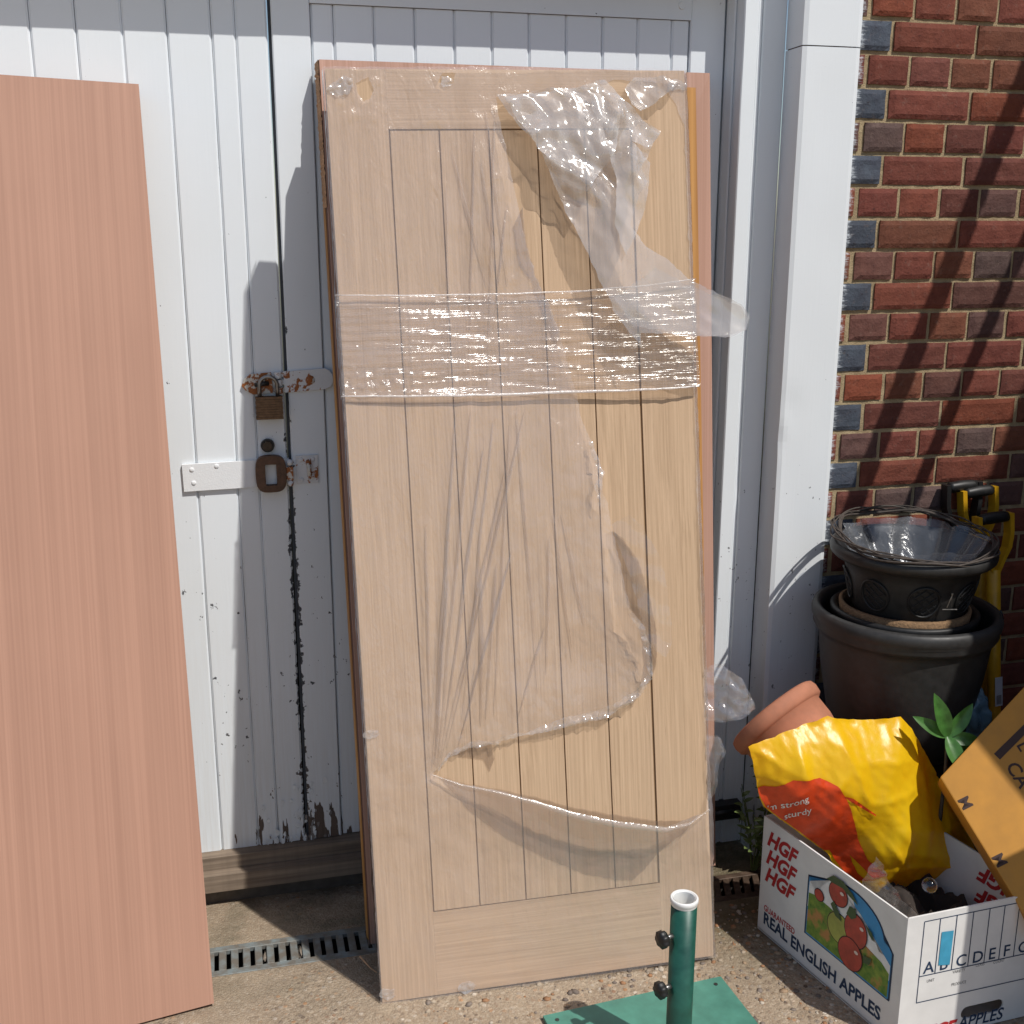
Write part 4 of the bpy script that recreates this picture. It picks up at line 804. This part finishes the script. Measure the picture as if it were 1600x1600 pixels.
# end face print
FB = frame(B_-c0+Vector((.0005, -.0012, 0)), D_-B_, (0, 0, 1))
def bars(L, w, mat, name, base=FB):
    bm = bmesh.new()
    for (x0, y0, x1, y1, t_) in L:
        d = Vector((x1-x0, y1-y0)).normalized(); n_ = Vector((-d.y, d.x))*t_/2
        bm.faces.new([bm.verts.new(base @ Vector((*p, w))) for p in (Vector((x0, y0))-n_, Vector((x1, y1))-n_, Vector((x1, y1))+n_, Vector((x0, y0))+n_)])
    return obj(name, bm, mat, bx)
xsb = [.040, .078, .118, .158, .198, .235, .272, .309]
bars([(.04, .286, .322, .286, .002), (.040, .096, .322, .096, .0022), (.040, .158, .322, .158, .0022), (.04, .286, .04, .096, .002)]+[(x, .286, x, .158, .0022) for x in xsb[1:]], .0006, NAVY, 'printed_table')
for i, ch in enumerate('ABCDEFG'): put_text('printed_letters', ch, .038, NAVY, bx, fm(xsb[i]+.009, .163, base=FB), bold=.0004)
flat([(.084, .176), (.112, .172), (.113, .252), (.084, .254)], .0012, simple('blue_sticker', (.06, .34, .52), .5), 'blue_sticker', FB)
GREYI = simple('grey_ink', (.18, .18, .18), .6)
for (s_, x, z) in (('UNIT', .06, .14), ('VARIETY', .122, .148), ('CLASS', .178, .152), ('PRODUCE', .122, .118), ('COUNT', .222, .150)): put_text('printed_letters', s_, .010, GREYI, bx, fm(x, z, base=FB), xs=.8)
put_text('printed_letters', 'HGF', .040, REDI, bx, fm(.060, .004, base=FB, w=.0008), shear=.32, bold=.0022); put_text('printed_letters', 'APPLES', .040, NAVY, bx, fm(.150, .008, base=FB), bold=.0006, shear=.15, xs=.9)
# inside face print (upside down) on the far side panel
FI = frame(C_-c0+Vector((-.0042, 0, 0)), D_-C_, (0, 0, 1))
for zz in (.275, .222, .169): put_text('printed_letters', 'HGF', .052, REDI, bx, FI @ Matrix.Translation((.405, zz, .0008)) @ Matrix.Rotation(math.pi, 4, 'Z'), shear=.32, bold=.0022)
CLEAR = m_film('clear_bag_film', .12, .3, rough=.12, gloss=1.5, hcol=(.8, .8, .82))
ci = thing('polythene_bag', 'crumpled clear polythene inside the apple box by its front corner', 'plastic bag', (-.272, -.70, .268))
so_ = dens([(-.085, -.03, 0), (.085, -.035, 0), (.095, .012, 0), (.03, .022, 0), (-.05, .045, 0), (-.08, .06, 0)], .006, .002)
vs, W, F = sheet(so_, [], .004, lambda U, V: crum(U, V, .04, .4, 41., 5)+crum(U, V, .015, .25, 43., 4)+.012*nz(U, V, 12, 12, 3.))
o_ = sheet_obj('bag_body', vs, W, F, CLEAR, ci); o_.matrix_local = frame((0, 0, 0), (.16, -.98, -.02), (.35, .05, .9))
bs = thing('glass_bulb', 'small clear glass ball among dark things inside the apple box', 'glass ball', (-.15, -.66, .262))
bm = bmesh.new(); bmesh.ops.create_uvsphere(bm, u_segments=28, v_segments=16, radius=.0165)
tg = NT('clear_glass'); tg.pbr((.85, .85, .85), .08, None, 0, .5, **{'Transmission Weight': 1.}); obj('ball', bm, tg.m, bs, smooth=True)
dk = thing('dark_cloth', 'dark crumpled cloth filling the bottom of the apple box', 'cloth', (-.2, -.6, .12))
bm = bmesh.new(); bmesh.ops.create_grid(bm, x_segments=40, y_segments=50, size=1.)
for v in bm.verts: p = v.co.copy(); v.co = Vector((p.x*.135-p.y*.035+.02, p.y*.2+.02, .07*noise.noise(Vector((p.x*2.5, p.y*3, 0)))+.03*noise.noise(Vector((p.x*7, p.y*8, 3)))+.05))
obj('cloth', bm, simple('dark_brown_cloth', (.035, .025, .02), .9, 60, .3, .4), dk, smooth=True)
# =================================================================== YELLOW BAG
def m_bag():
    t = NT('yellow_polythene'); v = t.map(); n1 = t.noise(v, 26, 4, .6, .6); n2 = t.noise(v, 7, 3); n3 = t.noise(t.map((60, 20, 40)), 1.5, 4)
    c = t.mix(t.mrange(n2, .35, .65), (.92, .54, .006), (.96, .62, .012)); c = t.mix(t.mrange(n1, .45, .7, 0, .35), c, (.84, .44, .003))
    b = t.n('BsdfPrincipled', {'Base Color': c, 'Roughness': .34, 'Specular IOR Level': .5, 'Normal': t.bump(t.math('ADD', n1, t.math('MULTIPLY', n3, .5)), .25, .003)})
    tl = t.n('BsdfTranslucent', {0: (.85, .42, .01)}); mx = t.n('MixShader', {0: .34, 1: b.outputs[0], 2: tl.outputs[0]}); t.t.links.new(mx.outputs[0], t.out.inputs[0]); return t.m
BAGM = m_bag(); BAGR = simple('red_bag_print', (.68, .06, .010), .36, 26, .22, .5, dist=.004)
bagout = [(-.512, .559), (-.42, .586), (-.322, .612), (-.27, .596), (-.226, .592), (-.138, .588), (-.108, .559), (-.063, .483), (-.012, .397), (.029, .326), (.096, .205), (.056, .160), (-.02, .142), (-.123, .160), (-.172, .148), (-.223, .16), (-.270, .218), (-.312, .282), (-.386, .343), (-.474, .415), (-.492, .47)]
bo = dens([(a, b, 0.) for a, b in bagout], .010, .003)
BF = frame((.010, -.505, -.018), (1, 0, .0), (0, .06, 1))
BCRE = [((-.322, .60), (-.23, .36), .010), ((-.42, .575), (-.40, .50), .006), ((-.23, .36), (-.10, .19), .010), ((-.30, .52), (-.12, .50), .006), ((-.26, .42), (-.08, .44), .006), ((-.2, .3), (.03, .25), .008), ((-.14, .57), (-.06, .36), .006), ((-.24, .34), (-.19, .25), .009), ((-.36, .45), (-.30, .50), .006), ((-.20, .25), (.08, .235), .012), ((-.5, .5), (-.44, .48), .006)]
def wbag(U, V):
    d, _ = bdist(U, V, bo); b = .078*(1-np.exp(-(d/.075)**1.3))
    cr = np.zeros(len(U))
    for (a, c, amp) in BCRE:
        a = np.array(a); c = np.array(c); e = c-a; l = np.linalg.norm(e); t = ((U-a[0])*e[0]+(V-a[1])*e[1])/l**2; tt = np.clip(t, 0, 1); sd = ((U-a[0])*e[1]-(V-a[1])*e[0])/l
        dd = np.hypot(U-(a[0]+tt*e[0]), V-(a[1]+tt*e[1])); cr += 1.1*amp*np.exp(-dd/.017)*np.sin(np.pi*np.clip(t, .05, .95))
    ed = np.clip(d/.02, 0, 1)
    return b+(cr+.006*nz(U, V, 7, 7, 3., 1)+crum(U, V, .11, .17, 3., 5)+crum(U, V, .035, .10, 6., 5)+crum(U, V, .013, .07, 8., 5))*ed+.010*(1-ed)*nz(U, V, 25, 25, 1.)
bg_ = thing('carrier_bag', 'crumpled yellow carrier bag with red printed shape lying in the apple box', 'carrier bag', mat=BF)
vs, W, F = sheet(bo, [], .0065, wbag)
me_v = [(float(a[0]), float(a[1]), float(w)) for a, w in zip(vs, W)]; nb = len(vs); db, _ = bdist(vs[:, 0], vs[:, 1], bo)
back = [(p[0], p[1], (p[2] if d < .0005 else -.05*(1-math.exp(-(d/.05)**1.3))+min(p[2], .002))) for p, d in zip(me_v, db)]
me = bpy.data.meshes.new('bag_body'); me.from_pydata(me_v+back, [], [tuple(map(int, f)) for f in F]+[tuple(int(i)+nb for i in f[::-1]) for f in F]); me.materials.append(BAGM)
for p in me.polygons: p.use_smooth = True
link(bpy.data.objects.new('bag_body', me), bg_)
red = [(-.489, .463), (-.459, .472), (-.429, .493), (-.372, .498), (-.335, .478), (-.309, .442), (-.26, .333), (-.235, .277), (-.19, .237), (-.218, .229), (-.267, .282), (-.244, .233), (-.226, .217), (-.25, .208), (-.290, .262), (-.308, .290), (-.318, .289), (-.384, .345), (-.470, .415), (-.486, .45)]
rl = dens([(a, b, 0.) for a, b in red], .006, .0015); vs, W, F = sheet(rl, [], .006, lambda U, V: wbag(U, V)+.0022); pr_ = sheet_obj('red_print', vs, W, F, BAGR, bg_)
tl_ = dens([(-.318, .452, 0), (-.30, .437, 0), (-.234, .393, 0), (-.236, .398, 0), (-.297, .446, 0)], .006); vs, W, F = sheet(tl_, [], .005, lambda U, V: wbag(U, V)+.0024); sheet_obj('red_print', vs, W, F, BAGR, bg_)
WHI = simple('white_bag_ink', (.8, .76, .7), .5)
for s_, x, y, sz in (("I'm strong", -.466, .398, .0265), ('& sturdy', -.440, .370, .0265)):
    bm = text_mesh(s_, sz, shear=.25, bold=.0002, xs=.80); a = math.radians(30); co, si = math.cos(a), math.sin(a)
    bmesh.ops.triangulate(bm, faces=bm.faces)
    for v in bm.verts: p = v.co.copy(); v.co = Vector((x+p.x*co-p.y*si, y+p.x*si+p.y*co, 0))
    okv = inpoly(np.array([v.co.x for v in bm.verts]), np.array([v.co.y for v in bm.verts]), red); bmesh.ops.delete(bm, geom=[v for v, k_ in zip(list(bm.verts), okv) if not k_], context='VERTS')
    U = np.array([v.co.x for v in bm.verts]); V = np.array([v.co.y for v in bm.verts]); W = wbag(U, V)+.0036
    for v, w in zip(bm.verts, W): v.co.z = float(w)
    obj('white_lettering', bm, WHI, pr_)
# =================================================================== TERRACOTTA POT
TERRA = simple('terracotta', (.43, .175, .10), .8, 30, .16, .25)
ax = Vector((-.42, .68, .60)).normalized(); exx = Vector((.8, .1, .5))
ez_ = ax; exo = (exx-ax*exx.dot(ax)).normalized(); eyo = ez_.cross(exo); PM = Matrix((exo, eyo, ez_)).transposed().to_4x4(); PM.translation = (-.3625, -.30, .535)
tp = thing('terracotta_pot', 'terracotta flower pot lying tilted with its foot inside the yellow bag', 'flower pot', mat=PM)
bm = bmesh.new(); TS = Matrix.Scale(1.12, 4); lathe(bm, [(0., -.215), (.062, -.215), (.068, -.21), (.094, -.075), (.0955, -.036), (.0995, -.035), (.106, -.030), (.1085, -.015), (.106, -.004), (.100, 0), (.095, -.003), (.088, -.03), (.06, -.2), (0, -.2)], 64, .01, mat=TS); obj('pot_body', bm, TERRA, tp, smooth=True)
# =================================================================== ORANGE BOX
ORC = simple('orange_card', (.50, .23, .030), .6, 14, .14, .12); INK = simple('brown_ink', (.05, .025, .02), .7)
K = Vector((-.1075, -.60, .4837)); P1 = Vector((.0953, -.58, .6657)); P2 = Vector((-.0365, -.815, .2772))
d1 = (P1-K).normalized(); d2 = (P2-K).normalized(); nrm = d1.cross(d2).normalized()
if nrm.y > 0: nrm = -nrm
OM = frame(K, d2, -d1 if d2.cross(-d1).dot(nrm) > 0 else d1); ey_s = 1 if OM.col[1].xyz.dot(d1) > 0 else -1
ob = thing('orange_box', 'plain orange cardboard box tipped on its corner against the apple box', 'cardboard box', mat=OM)
sgn = 1 if OM.col[2].xyz.dot(nrm) > 0 else -1
bm = bmesh.new(); inv = OM.inverted(); Q = [K, K+d2*.36, K+d2*.36+d1*.42, K+d1*.42]; dep = -nrm*.10
hexa(bm, [inv @ q for q in Q], [inv @ (q+dep) for q in Q]); obj('box_body', bm, ORC, ob, bevel=.003)
zt = .0007*sgn
def otext(s, x, y, size, rot):
    bm = text_mesh(s, size, bold=.0006); bm.transform(Matrix.Translation((x, y*ey_s, zt)) @ Matrix.Rotation(rot, 4, 'Z')); obj('printed_letters', bm, INK, ob)
otext('CA', .038, .131, .040, 0); otext('M', .056, .006, .034, 0); otext('M', .186, .004, .034, 0); otext('L', .010, .175, .034, 0)
bm = bmesh.new(); y_ = .142; bm.faces.new([bm.verts.new((x, y*ey_s, zt)) for x, y in ((.006, .125), (.022, .129), (-.022, .27), (-.036, .266))]); obj('printed_bar', bm, INK, ob)
# =================================================================== PLANT POTS
def m_pot(name, col): return simple(name, col, .48, 50, .25, .12, spec=.4)
POTM = m_pot('dark_grey_plastic', (.038, .037, .036)); POTB = m_pot('black_plastic_pot', (.018, .018, .018))
tb = thing('upturned_tub', 'black tub in deep shade carrying the large grey plant pot', 'tub', (.0, -.255, -.035)); bm = bmesh.new(); lathe(bm, [(0, .43), (.13, .43), (.135, .42), (.17, .02), (.18, 0)], 48); obj('tub_body', bm, POTB, tb, smooth=True)
bp = thing('large_plant_pot', 'large dark grey plastic plant pot below the hanging basket', 'plant pot', (.002, -.255, .395)); bm = bmesh.new()
lathe(bm, [(0, 0), (.165, 0), (.178, .006), (.195, .06), (.226, .20), (.238, .285), (.242, .300), (.250, .303), (.256, .312), (.254, .322), (.260, .330), (.2625, .343), (.258, .356), (.246, .360), (.238, .355), (.232, .34), (.222, .25), (.19, .05), (0, .04)], 96, .004, rs=.845); obj('pot_body', bm, POTM, bp, smooth=True)
ph_ = 5.2+.0; LBL = simple('white_label', (.62, .66, .72), .5)
bm = bmesh.new(); G = []
for i in range(6):
    a = -.50+.16*i/5*1.0; G.append([bm.verts.new(((.2175+off)*math.cos(a), (.2175+off)*math.sin(a), z)) for off, z, dz in ((.0035, .326, 0), (.0062, .343, 0), (.0022, .358, 0))])
for A, B in zip(G, G[1:]):
    for j in range(2): bm.faces.new((A[j], B[j], B[j+1], A[j+1]))
obj('price_label', bm, LBL, bp)
ip = thing('inner_plant_pot', 'black plant pot nested inside the large grey pot with brown coir rim', 'plant pot', (.004, -.245, .495)); bm = bmesh.new()
lathe(bm, [(0, .02), (.14, .02), (.19, .23), (.205, .235), (.208, .25), (.2, .256), (.188, .25), (.135, .03), (0, .03)], 64, rs=.84); obj('pot_body', bm, POTB, ip, smooth=True)
COIR = simple('coir_liner', (.24, .145, .075), .95, 160, .35, .9, dist=.003)
bm = bmesh.new(); lathe(bm, [(.130, .06), (.182, .243), (.184, .262), (.174, .266), (.168, .25), (.12, .07)], 64, .02, rs=.84); obj('coir_liner', bm, COIR, ip, smooth=True)
hb = thing('hanging_basket', 'black lattice sided plastic basket topping the nested plant pots', 'hanging basket', (.010, -.25, .750)); bm = bmesh.new()
NB = 96; rings = lathe(bm, [(.150, .0), (.168, .05), (.178, .095), (.184, .118), (.196, .124), (.212, .128), (.222, .136), (.2245, .148), (.219, .158), (.208, .160), (.198, .152), (.186, .13), (.172, .07), (.15, .01), (0, .01)], NB, .004, rs=.86); obj('basket_body', bm, m_pot('basket_plastic', (.028, .027, .026)), hb, smooth=True)
for k in range(8):      # lattice windows: oval frame with crossing bars on the wall
    ac = math.radians(-90+k*45-20); bm = bmesh.new()
    def onb(a, z, o=.0035): r = (.150+(.184-.150)*min(1, z/.118))*.86+.001; return ((r+o)*math.cos(a), (r+o)*math.sin(a), z)
    pts = [onb(ac+.24*math.cos(t), .058+.038*math.sin(t)) for t in np.linspace(0, 2*math.pi, 25)]; tube(bm, pts, .003, 6, False)
    for s in (-1, 1):
        for q in np.linspace(-.4, .4, 6):
            L = [(q+s*f*.30, f) for f in np.linspace(-1, 1, 13) if (q+s*f*.30)**2/.24**2+f*f < 1]
            if len(L) > 2: tube(bm, [onb(ac+a, .058+.038*f, .003) for a, f in L], .0016, 4, False)
    obj('lattice_window', bm, POTB, hb, smooth=True)
bm = bmesh.new(); tube(bm, [(-.004, -.158, .05), (.004, -.164, .085)], .0012, 5); tube(bm, [(.008, -.158, .05), (.001, -.164, .085)], .0012, 5); tube(bm, [(-.016, -.158, .046), (.022, -.158, .043)], .0016, 5); obj('wire_tie', bm, STEEL, hb)
wr = thing('twig_wreath', 'ring of dark twisted twigs lying on the rim of the basket', 'wreath', (.010, -.248, .926)); TW = simple('dark_twig', (.07, .055, .045), .7, 120, .4, .5)
bm = bmesh.new()
for k in range(7):
    ph0 = random.random()*6; r0 = .184+random.uniform(-.008, .008); pts = []
    for i in range(97):
        a = 2*math.pi*i/96; pts.append((math.cos(a)*(r0+.007*math.sin(3*a+ph0)+.004*noise.noise(Vector((math.cos(a)*3, math.sin(a)*3, k)))), math.sin(a)*(r0+.007*math.sin(3*a+ph0)), .008*math.cos(4*a+ph0)+.02*math.sin(a)+.006*k/6))
    tube(bm, pts, .0028-.0002*k, 6, False)
obj('twigs', bm, TW, wr, smooth=True)
ln = thing('clear_liner_bag', 'clear plastic bag lining the basket inside the twig wreath', 'plastic bag', (.010, -.25, .775)); bm = bmesh.new(); n = 120; rings = []
for j in range(15):
    t_ = j/14; r = .04+.128*t_**.8; row = []
    for k in range(n):
        a = 2*math.pi*k/n; q = r*(1+.07*math.sin(9*a+2*math.sin(3*a))*(1-.3*t_)+.06*noise.noise(Vector((math.cos(a)*4, math.sin(a)*4, t_*2)))); row.append(bm.verts.new((q*math.cos(a), q*math.sin(a), .155*t_**1.15+.012*noise.noise(Vector((math.cos(a)*5, math.sin(a)*5, 3)))*t_)))
    rings.append(row)
for A, B in zip(rings, rings[1:]):
    for k in range(n): bm.faces.new((A[k], A[(k+1) % n], B[(k+1) % n], B[k]))
bm.faces.new(rings[0][::-1]); obj('bag_body', bm, m_film('liner_film', .20, .4, tint=(.86, .88, .92), rough=.2, gloss=.8, hcol=(.6, .64, .7)), ln, smooth=True)
tt = thing('paper_bundle', 'small white and teal crumpled paper at the bottom of the clear liner', 'paper', (-.012, -.330, .858)); bm = bmesh.new()
for k in range(3):
    q = bmesh.ops.create_icosphere(bm, subdivisions=3, radius=.018, matrix=Matrix.Translation((.026*(k-1), .0, .003*k)))
    for v in q['verts']: v.co += v.co.normalized()*.006*noise.noise(v.co*90)
tq = NT('teal_white_paper'); vq = tq.n('TexVoronoi', {'Vector': tq.map(), 'Scale': 90.}); rr = tq.n('SeparateColor', {0: vq.outputs['Color']}).outputs[0]; tq.pbr(tq.ramp(rr, [(0, (.75, .75, .78)), (.5, (.6, .68, .72)), (.55, (.03, .35, .38)), (.8, (.05, .25, .3)), (.85, (.3, .08, .12)), (1, (.8, .8, .8))]), .6); obj('paper', bm, tq.m, tt, smooth=True)
# =================================================================== SPADES
YEL = simple('yellow_fibreglass', (.62, .33, .012), .4, 40, .12, .08); GRIP = m_pot('black_grip', (.014, .014, .014))
def spade(M_, label, frame_mat, sticker=False):
    o = thing('spade', label, 'spade', mat=M_, group='D handled spades leaning on the brick wall')
    bm = bmesh.new(); tube(bm, [(0, 0, .18), (0, 0, .5), (0, 0, .84)], [.0165, .0165, .0175], 20); obj('shaft', bm, frame_mat, o, smooth=True)
    bm = bmesh.new()
    for s in (-1, 1):
        P = [(s*.004, 0, .83), (s*.022, 0, .865), (s*.040, 0, .895), (s*.047, 0, .93), (s*.047, 0, .985)]
        for a, b in zip(P, P[1:]):
            pa, pb = Vector(a), Vector(b); hexa(bm, [pa+Vector((-.006, -.014, 0)), pa+Vector((.006, -.014, 0)), pb+Vector((.006, -.014, 0)), pb+Vector((-.006, -.014, 0))], [pa+Vector((-.006, .014, 0)), pa+Vector((.006, .014, 0)), pb+Vector((.006, .014, 0)), pb+Vector((-.006, .014, 0))])
    bmesh.ops.remove_doubles(bm, verts=bm.verts, dist=.0005); obj('handle_yoke', bm, frame_mat, o)
    bm = bmesh.new(); tube(bm, [(-.041, 0, .975), (-.03, 0, .976), (0, 0, .977), (.03, 0, .976), (.041, 0, .975)], [.0125, .0145, .0155, .0145, .0125], 20); obj('grip', bm, GRIP, o, smooth=True)
    bm = bmesh.new(); prism(bm, [(-.08, .0), (.08, 0), (.082, .2), (.02, .215), (-.02, .215), (-.082, .2)], -.0015, .0015, Matrix.Rotation(math.pi/2, 4, 'X')); obj('blade', bm, STEEL, o)
    if sticker:
        bm = bmesh.new(); box(bm, -.010, .012, -.0185, -.0175, .47, .55); obj('sticker', bm, LBL, o)
        bm = bmesh.new()
        for q in range(7): box(bm, -.006+.0022*q, -.0052+.0022*q, -.0192, -.0187, .475, .50)
        obj('sticker_print', bm, INK, o)
def lean(x, y, z, tx, ty): return Matrix.Translation((x, y, z)) @ Matrix.Rotation(tx, 4, 'X') @ Matrix.Rotation(ty, 4, 'Y')
spade(lean(.40, -.185, -.055, -.08, -.068), 'yellow D handled spade in front, with white sticker on its shaft', YEL, True)
spade(lean(.415, -.11, .0, -.075, -.085), 'yellow D handled spade with higher grip, behind the other yellow spade', YEL)
spade(lean(.34, -.065, .01, -.04, -.05), 'black D handled spade nearest the brick wall', GRIP)
# =================================================================== PLANTS
def m_leaf(name, col):
    t = NT(name); v = t.map(); n1 = t.noise(v, 60, 4); c = t.mix(t.mrange(n1, .3, .7), tuple(x*.7 for x in col), tuple(x*1.3 for x in col))
    b = t.n('BsdfPrincipled', {'Base Color': c, 'Roughness': .38, 'Normal': t.bump(n1, .3, .001)}); tl = t.n('BsdfTranslucent', {0: tuple(x*1.6 for x in col)}); mx = t.n('MixShader', {0: .2, 1: b.outputs[0], 2: tl.outputs[0]}); t.t.links.new(mx.outputs[0], t.out.inputs[0]); return t.m
LEAF = m_leaf('rhododendron_leaf', (.06, .17, .035)); LEAF2 = m_leaf('pale_weed_leaf', (.16, .22, .07))
def leaf(bm, base, tip, wid, nrm, curl=.15):
    base, tip = Vector(base), Vector(tip); d = tip-base; L = d.length; d.normalize(); nrm = Vector(nrm); nrm = (nrm-d*nrm.dot(d)).normalized(); s = d.cross(nrm); prev = None
    for i in range(11):
        t_ = i/10; w = wid*math.sin(math.pi*min(1, .04+t_*.96))**.75*(1-.25*t_); c = base+d*L*t_-nrm*curl*L*t_*t_
        row = [bm.verts.new(c+s*w*q+nrm*abs(q)*w*.35) for q in (-1, -.5, 0, .5, 1)]
        if prev:
            for j in range(4): bm.faces.new((prev[j], prev[j+1], row[j+1], row[j]))
        prev = row
rh = thing('rhododendron_sprig', 'sprig of glossy green oval leaves behind the yellow bag', 'plant', (-.061, -.55, .054)); bm = bmesh.new(); tube(bm, [(.05, .06, -.02), (.03, .04, .2), (.01, .01, .4), (-.002, 0, .495)], [.006, .005, .004, .003], 8); obj('stem', bm, TW, rh, smooth=True)
for (tp_, w) in (((-.042, -.01, .602), .0165), ((.052, -.01, .572), .0145), ((.07, -.03, .492), .013), ((.006, -.055, .440), .016), ((-.078, .01, .548), .013), ((.052, -.02, .425), .02), ((.03, .07, .55), .014)):
    bm = bmesh.new(); leaf(bm, (-.002, 0, .498), tp_, w*1.3, (-.15, -.9, .35)); obj('leaf', bm, LEAF, rh, smooth=True)
wd_ = thing('weed', 'small pale leaved weed growing by the foot of the post behind the apple box', 'weed', (-.285, -.10, -.03)); bm = bmesh.new(); bl = bmesh.new()
for k in range(9):
    a = random.uniform(0, 6.28); h_ = random.uniform(.10, .26); tip = Vector((.05*math.cos(a), .04*math.sin(a), h_)); tube(bm, [(0, 0, 0), tip*.5+Vector((.01, 0, 0)), tip], [.002, .0016, .001], 5)
    for j in range(6): t_ = .4+.1*j; b0 = tip*t_; bb_ = random.uniform(0, 6.28); leaf(bl, b0, b0+Vector((.026*math.cos(bb_), .026*math.sin(bb_), .014)), .0065, (0, -.4, 1))
obj('stems', bm, LEAF2, wd_); obj('leaves', bl, LEAF2, wd_, smooth=True)
vr = thing('shade_plant', 'dark leafy plant in the shade behind the terracotta pot', 'plant', (-.14, -.16, 0)); bl = bmesh.new(); bm = bmesh.new()
for k in range(9):
    a = random.uniform(0, 6.28); tip = Vector((.10*math.cos(a)-.02, .06*math.sin(a), random.uniform(.26, .42))); tube(bm, [(0, 0, -.03), tip*.6, tip], [.003, .003, .0015], 6)
    for j in range(6): b0 = tip*(.6+.07*j); q = random.uniform(0, 6.28); leaf(bl, b0, b0+Vector((.07*math.cos(q), .05*math.sin(q), .02)), .016, (0, -.5, 1), .3)
obj('stems', bm, TW, vr); obj('leaves', bl, m_leaf('dark_leaf', (.03, .07, .02)), vr, smooth=True)
bb = thing('blue_bag', 'crumpled pale blue plastic bag in the dark beside the spade shafts', 'plastic bag', (.135, -.36, .50)); bm = bmesh.new(); bmesh.ops.create_icosphere(bm, subdivisions=4, radius=1.)
for v in bm.verts: p = v.co.copy(); s = 1+.4*noise.noise(p*1.8)+.15*noise.noise(p*6); v.co = Vector((p.x*.045*s, p.y*.04*s, p.z*.06*s))
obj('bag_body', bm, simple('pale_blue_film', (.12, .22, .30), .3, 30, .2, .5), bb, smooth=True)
tw = thing('broken_twig', 'thin pale broken twig on the ground by the left foot of the oak door', 'twig', (-1.326, -.31, .0)); bm = bmesh.new(); tube(bm, [(.02, -.02, .006), (.0, -.0, .014), (-.022, .022, .034)], [.0013, .0014, .0022], 7); obj('twig', bm, EDGEW, tw, smooth=True)
# =================================================================== LOOSE STONES
def m_peb():
    t = NT('mixed_pebbles'); at = t.n('Attribute', attribute_name='col').outputs[0]; n1 = t.noise(t.map(), 200, 3); return t.pbr(t.mix(t.mrange(n1, .3, .7, 0, .4), at, (.15, .11, .08)), .7, t.bump(n1, .3, .001), 0, .3)
bm = bmesh.new(); cl = bm.loops.layers.float_color.new('col'); PC = [(.42, .34, .25), (.34, .17, .08), (.22, .18, .15), (.52, .45, .36), (.38, .26, .16), (.15, .12, .10), (.30, .24, .18)]
for k in range(2300):
    x = random.uniform(-1.25, .1); y = random.uniform(-1.05, -.24)
    if random.random() > .25+.75*min(1, max(0, (x+1.3)/.7)): continue
    r = random.choice([.002, .0025, .003, .004, .0055, .007])*random.uniform(.8, 1.2)
    q = bmesh.ops.create_icosphere(bm, subdivisions=1, radius=1., matrix=Matrix.Translation((x, y, gz(x, y)+r*.05)) @ Matrix.Rotation(random.uniform(0, 6.28), 4, 'Z') @ Matrix.Diagonal((r*random.uniform(.8, 1.5), r, r*random.uniform(.4, .65), 1)))
    c = random.choice(PC); fs = {f for v in q['verts'] for f in v.link_faces}
    for v in q['verts']: v.co += Vector((random.uniform(-1, 1), random.uniform(-1, 1), random.uniform(-.5, .5)))*r*.18
    for f in fs:
        for l in f.loops: l[cl] = (*c, 1)
tag(obj('loose_pebbles', bm, m_peb(), smooth=True), 'loose small pebbles worn out of the concrete', 'pebbles', kind='stuff')
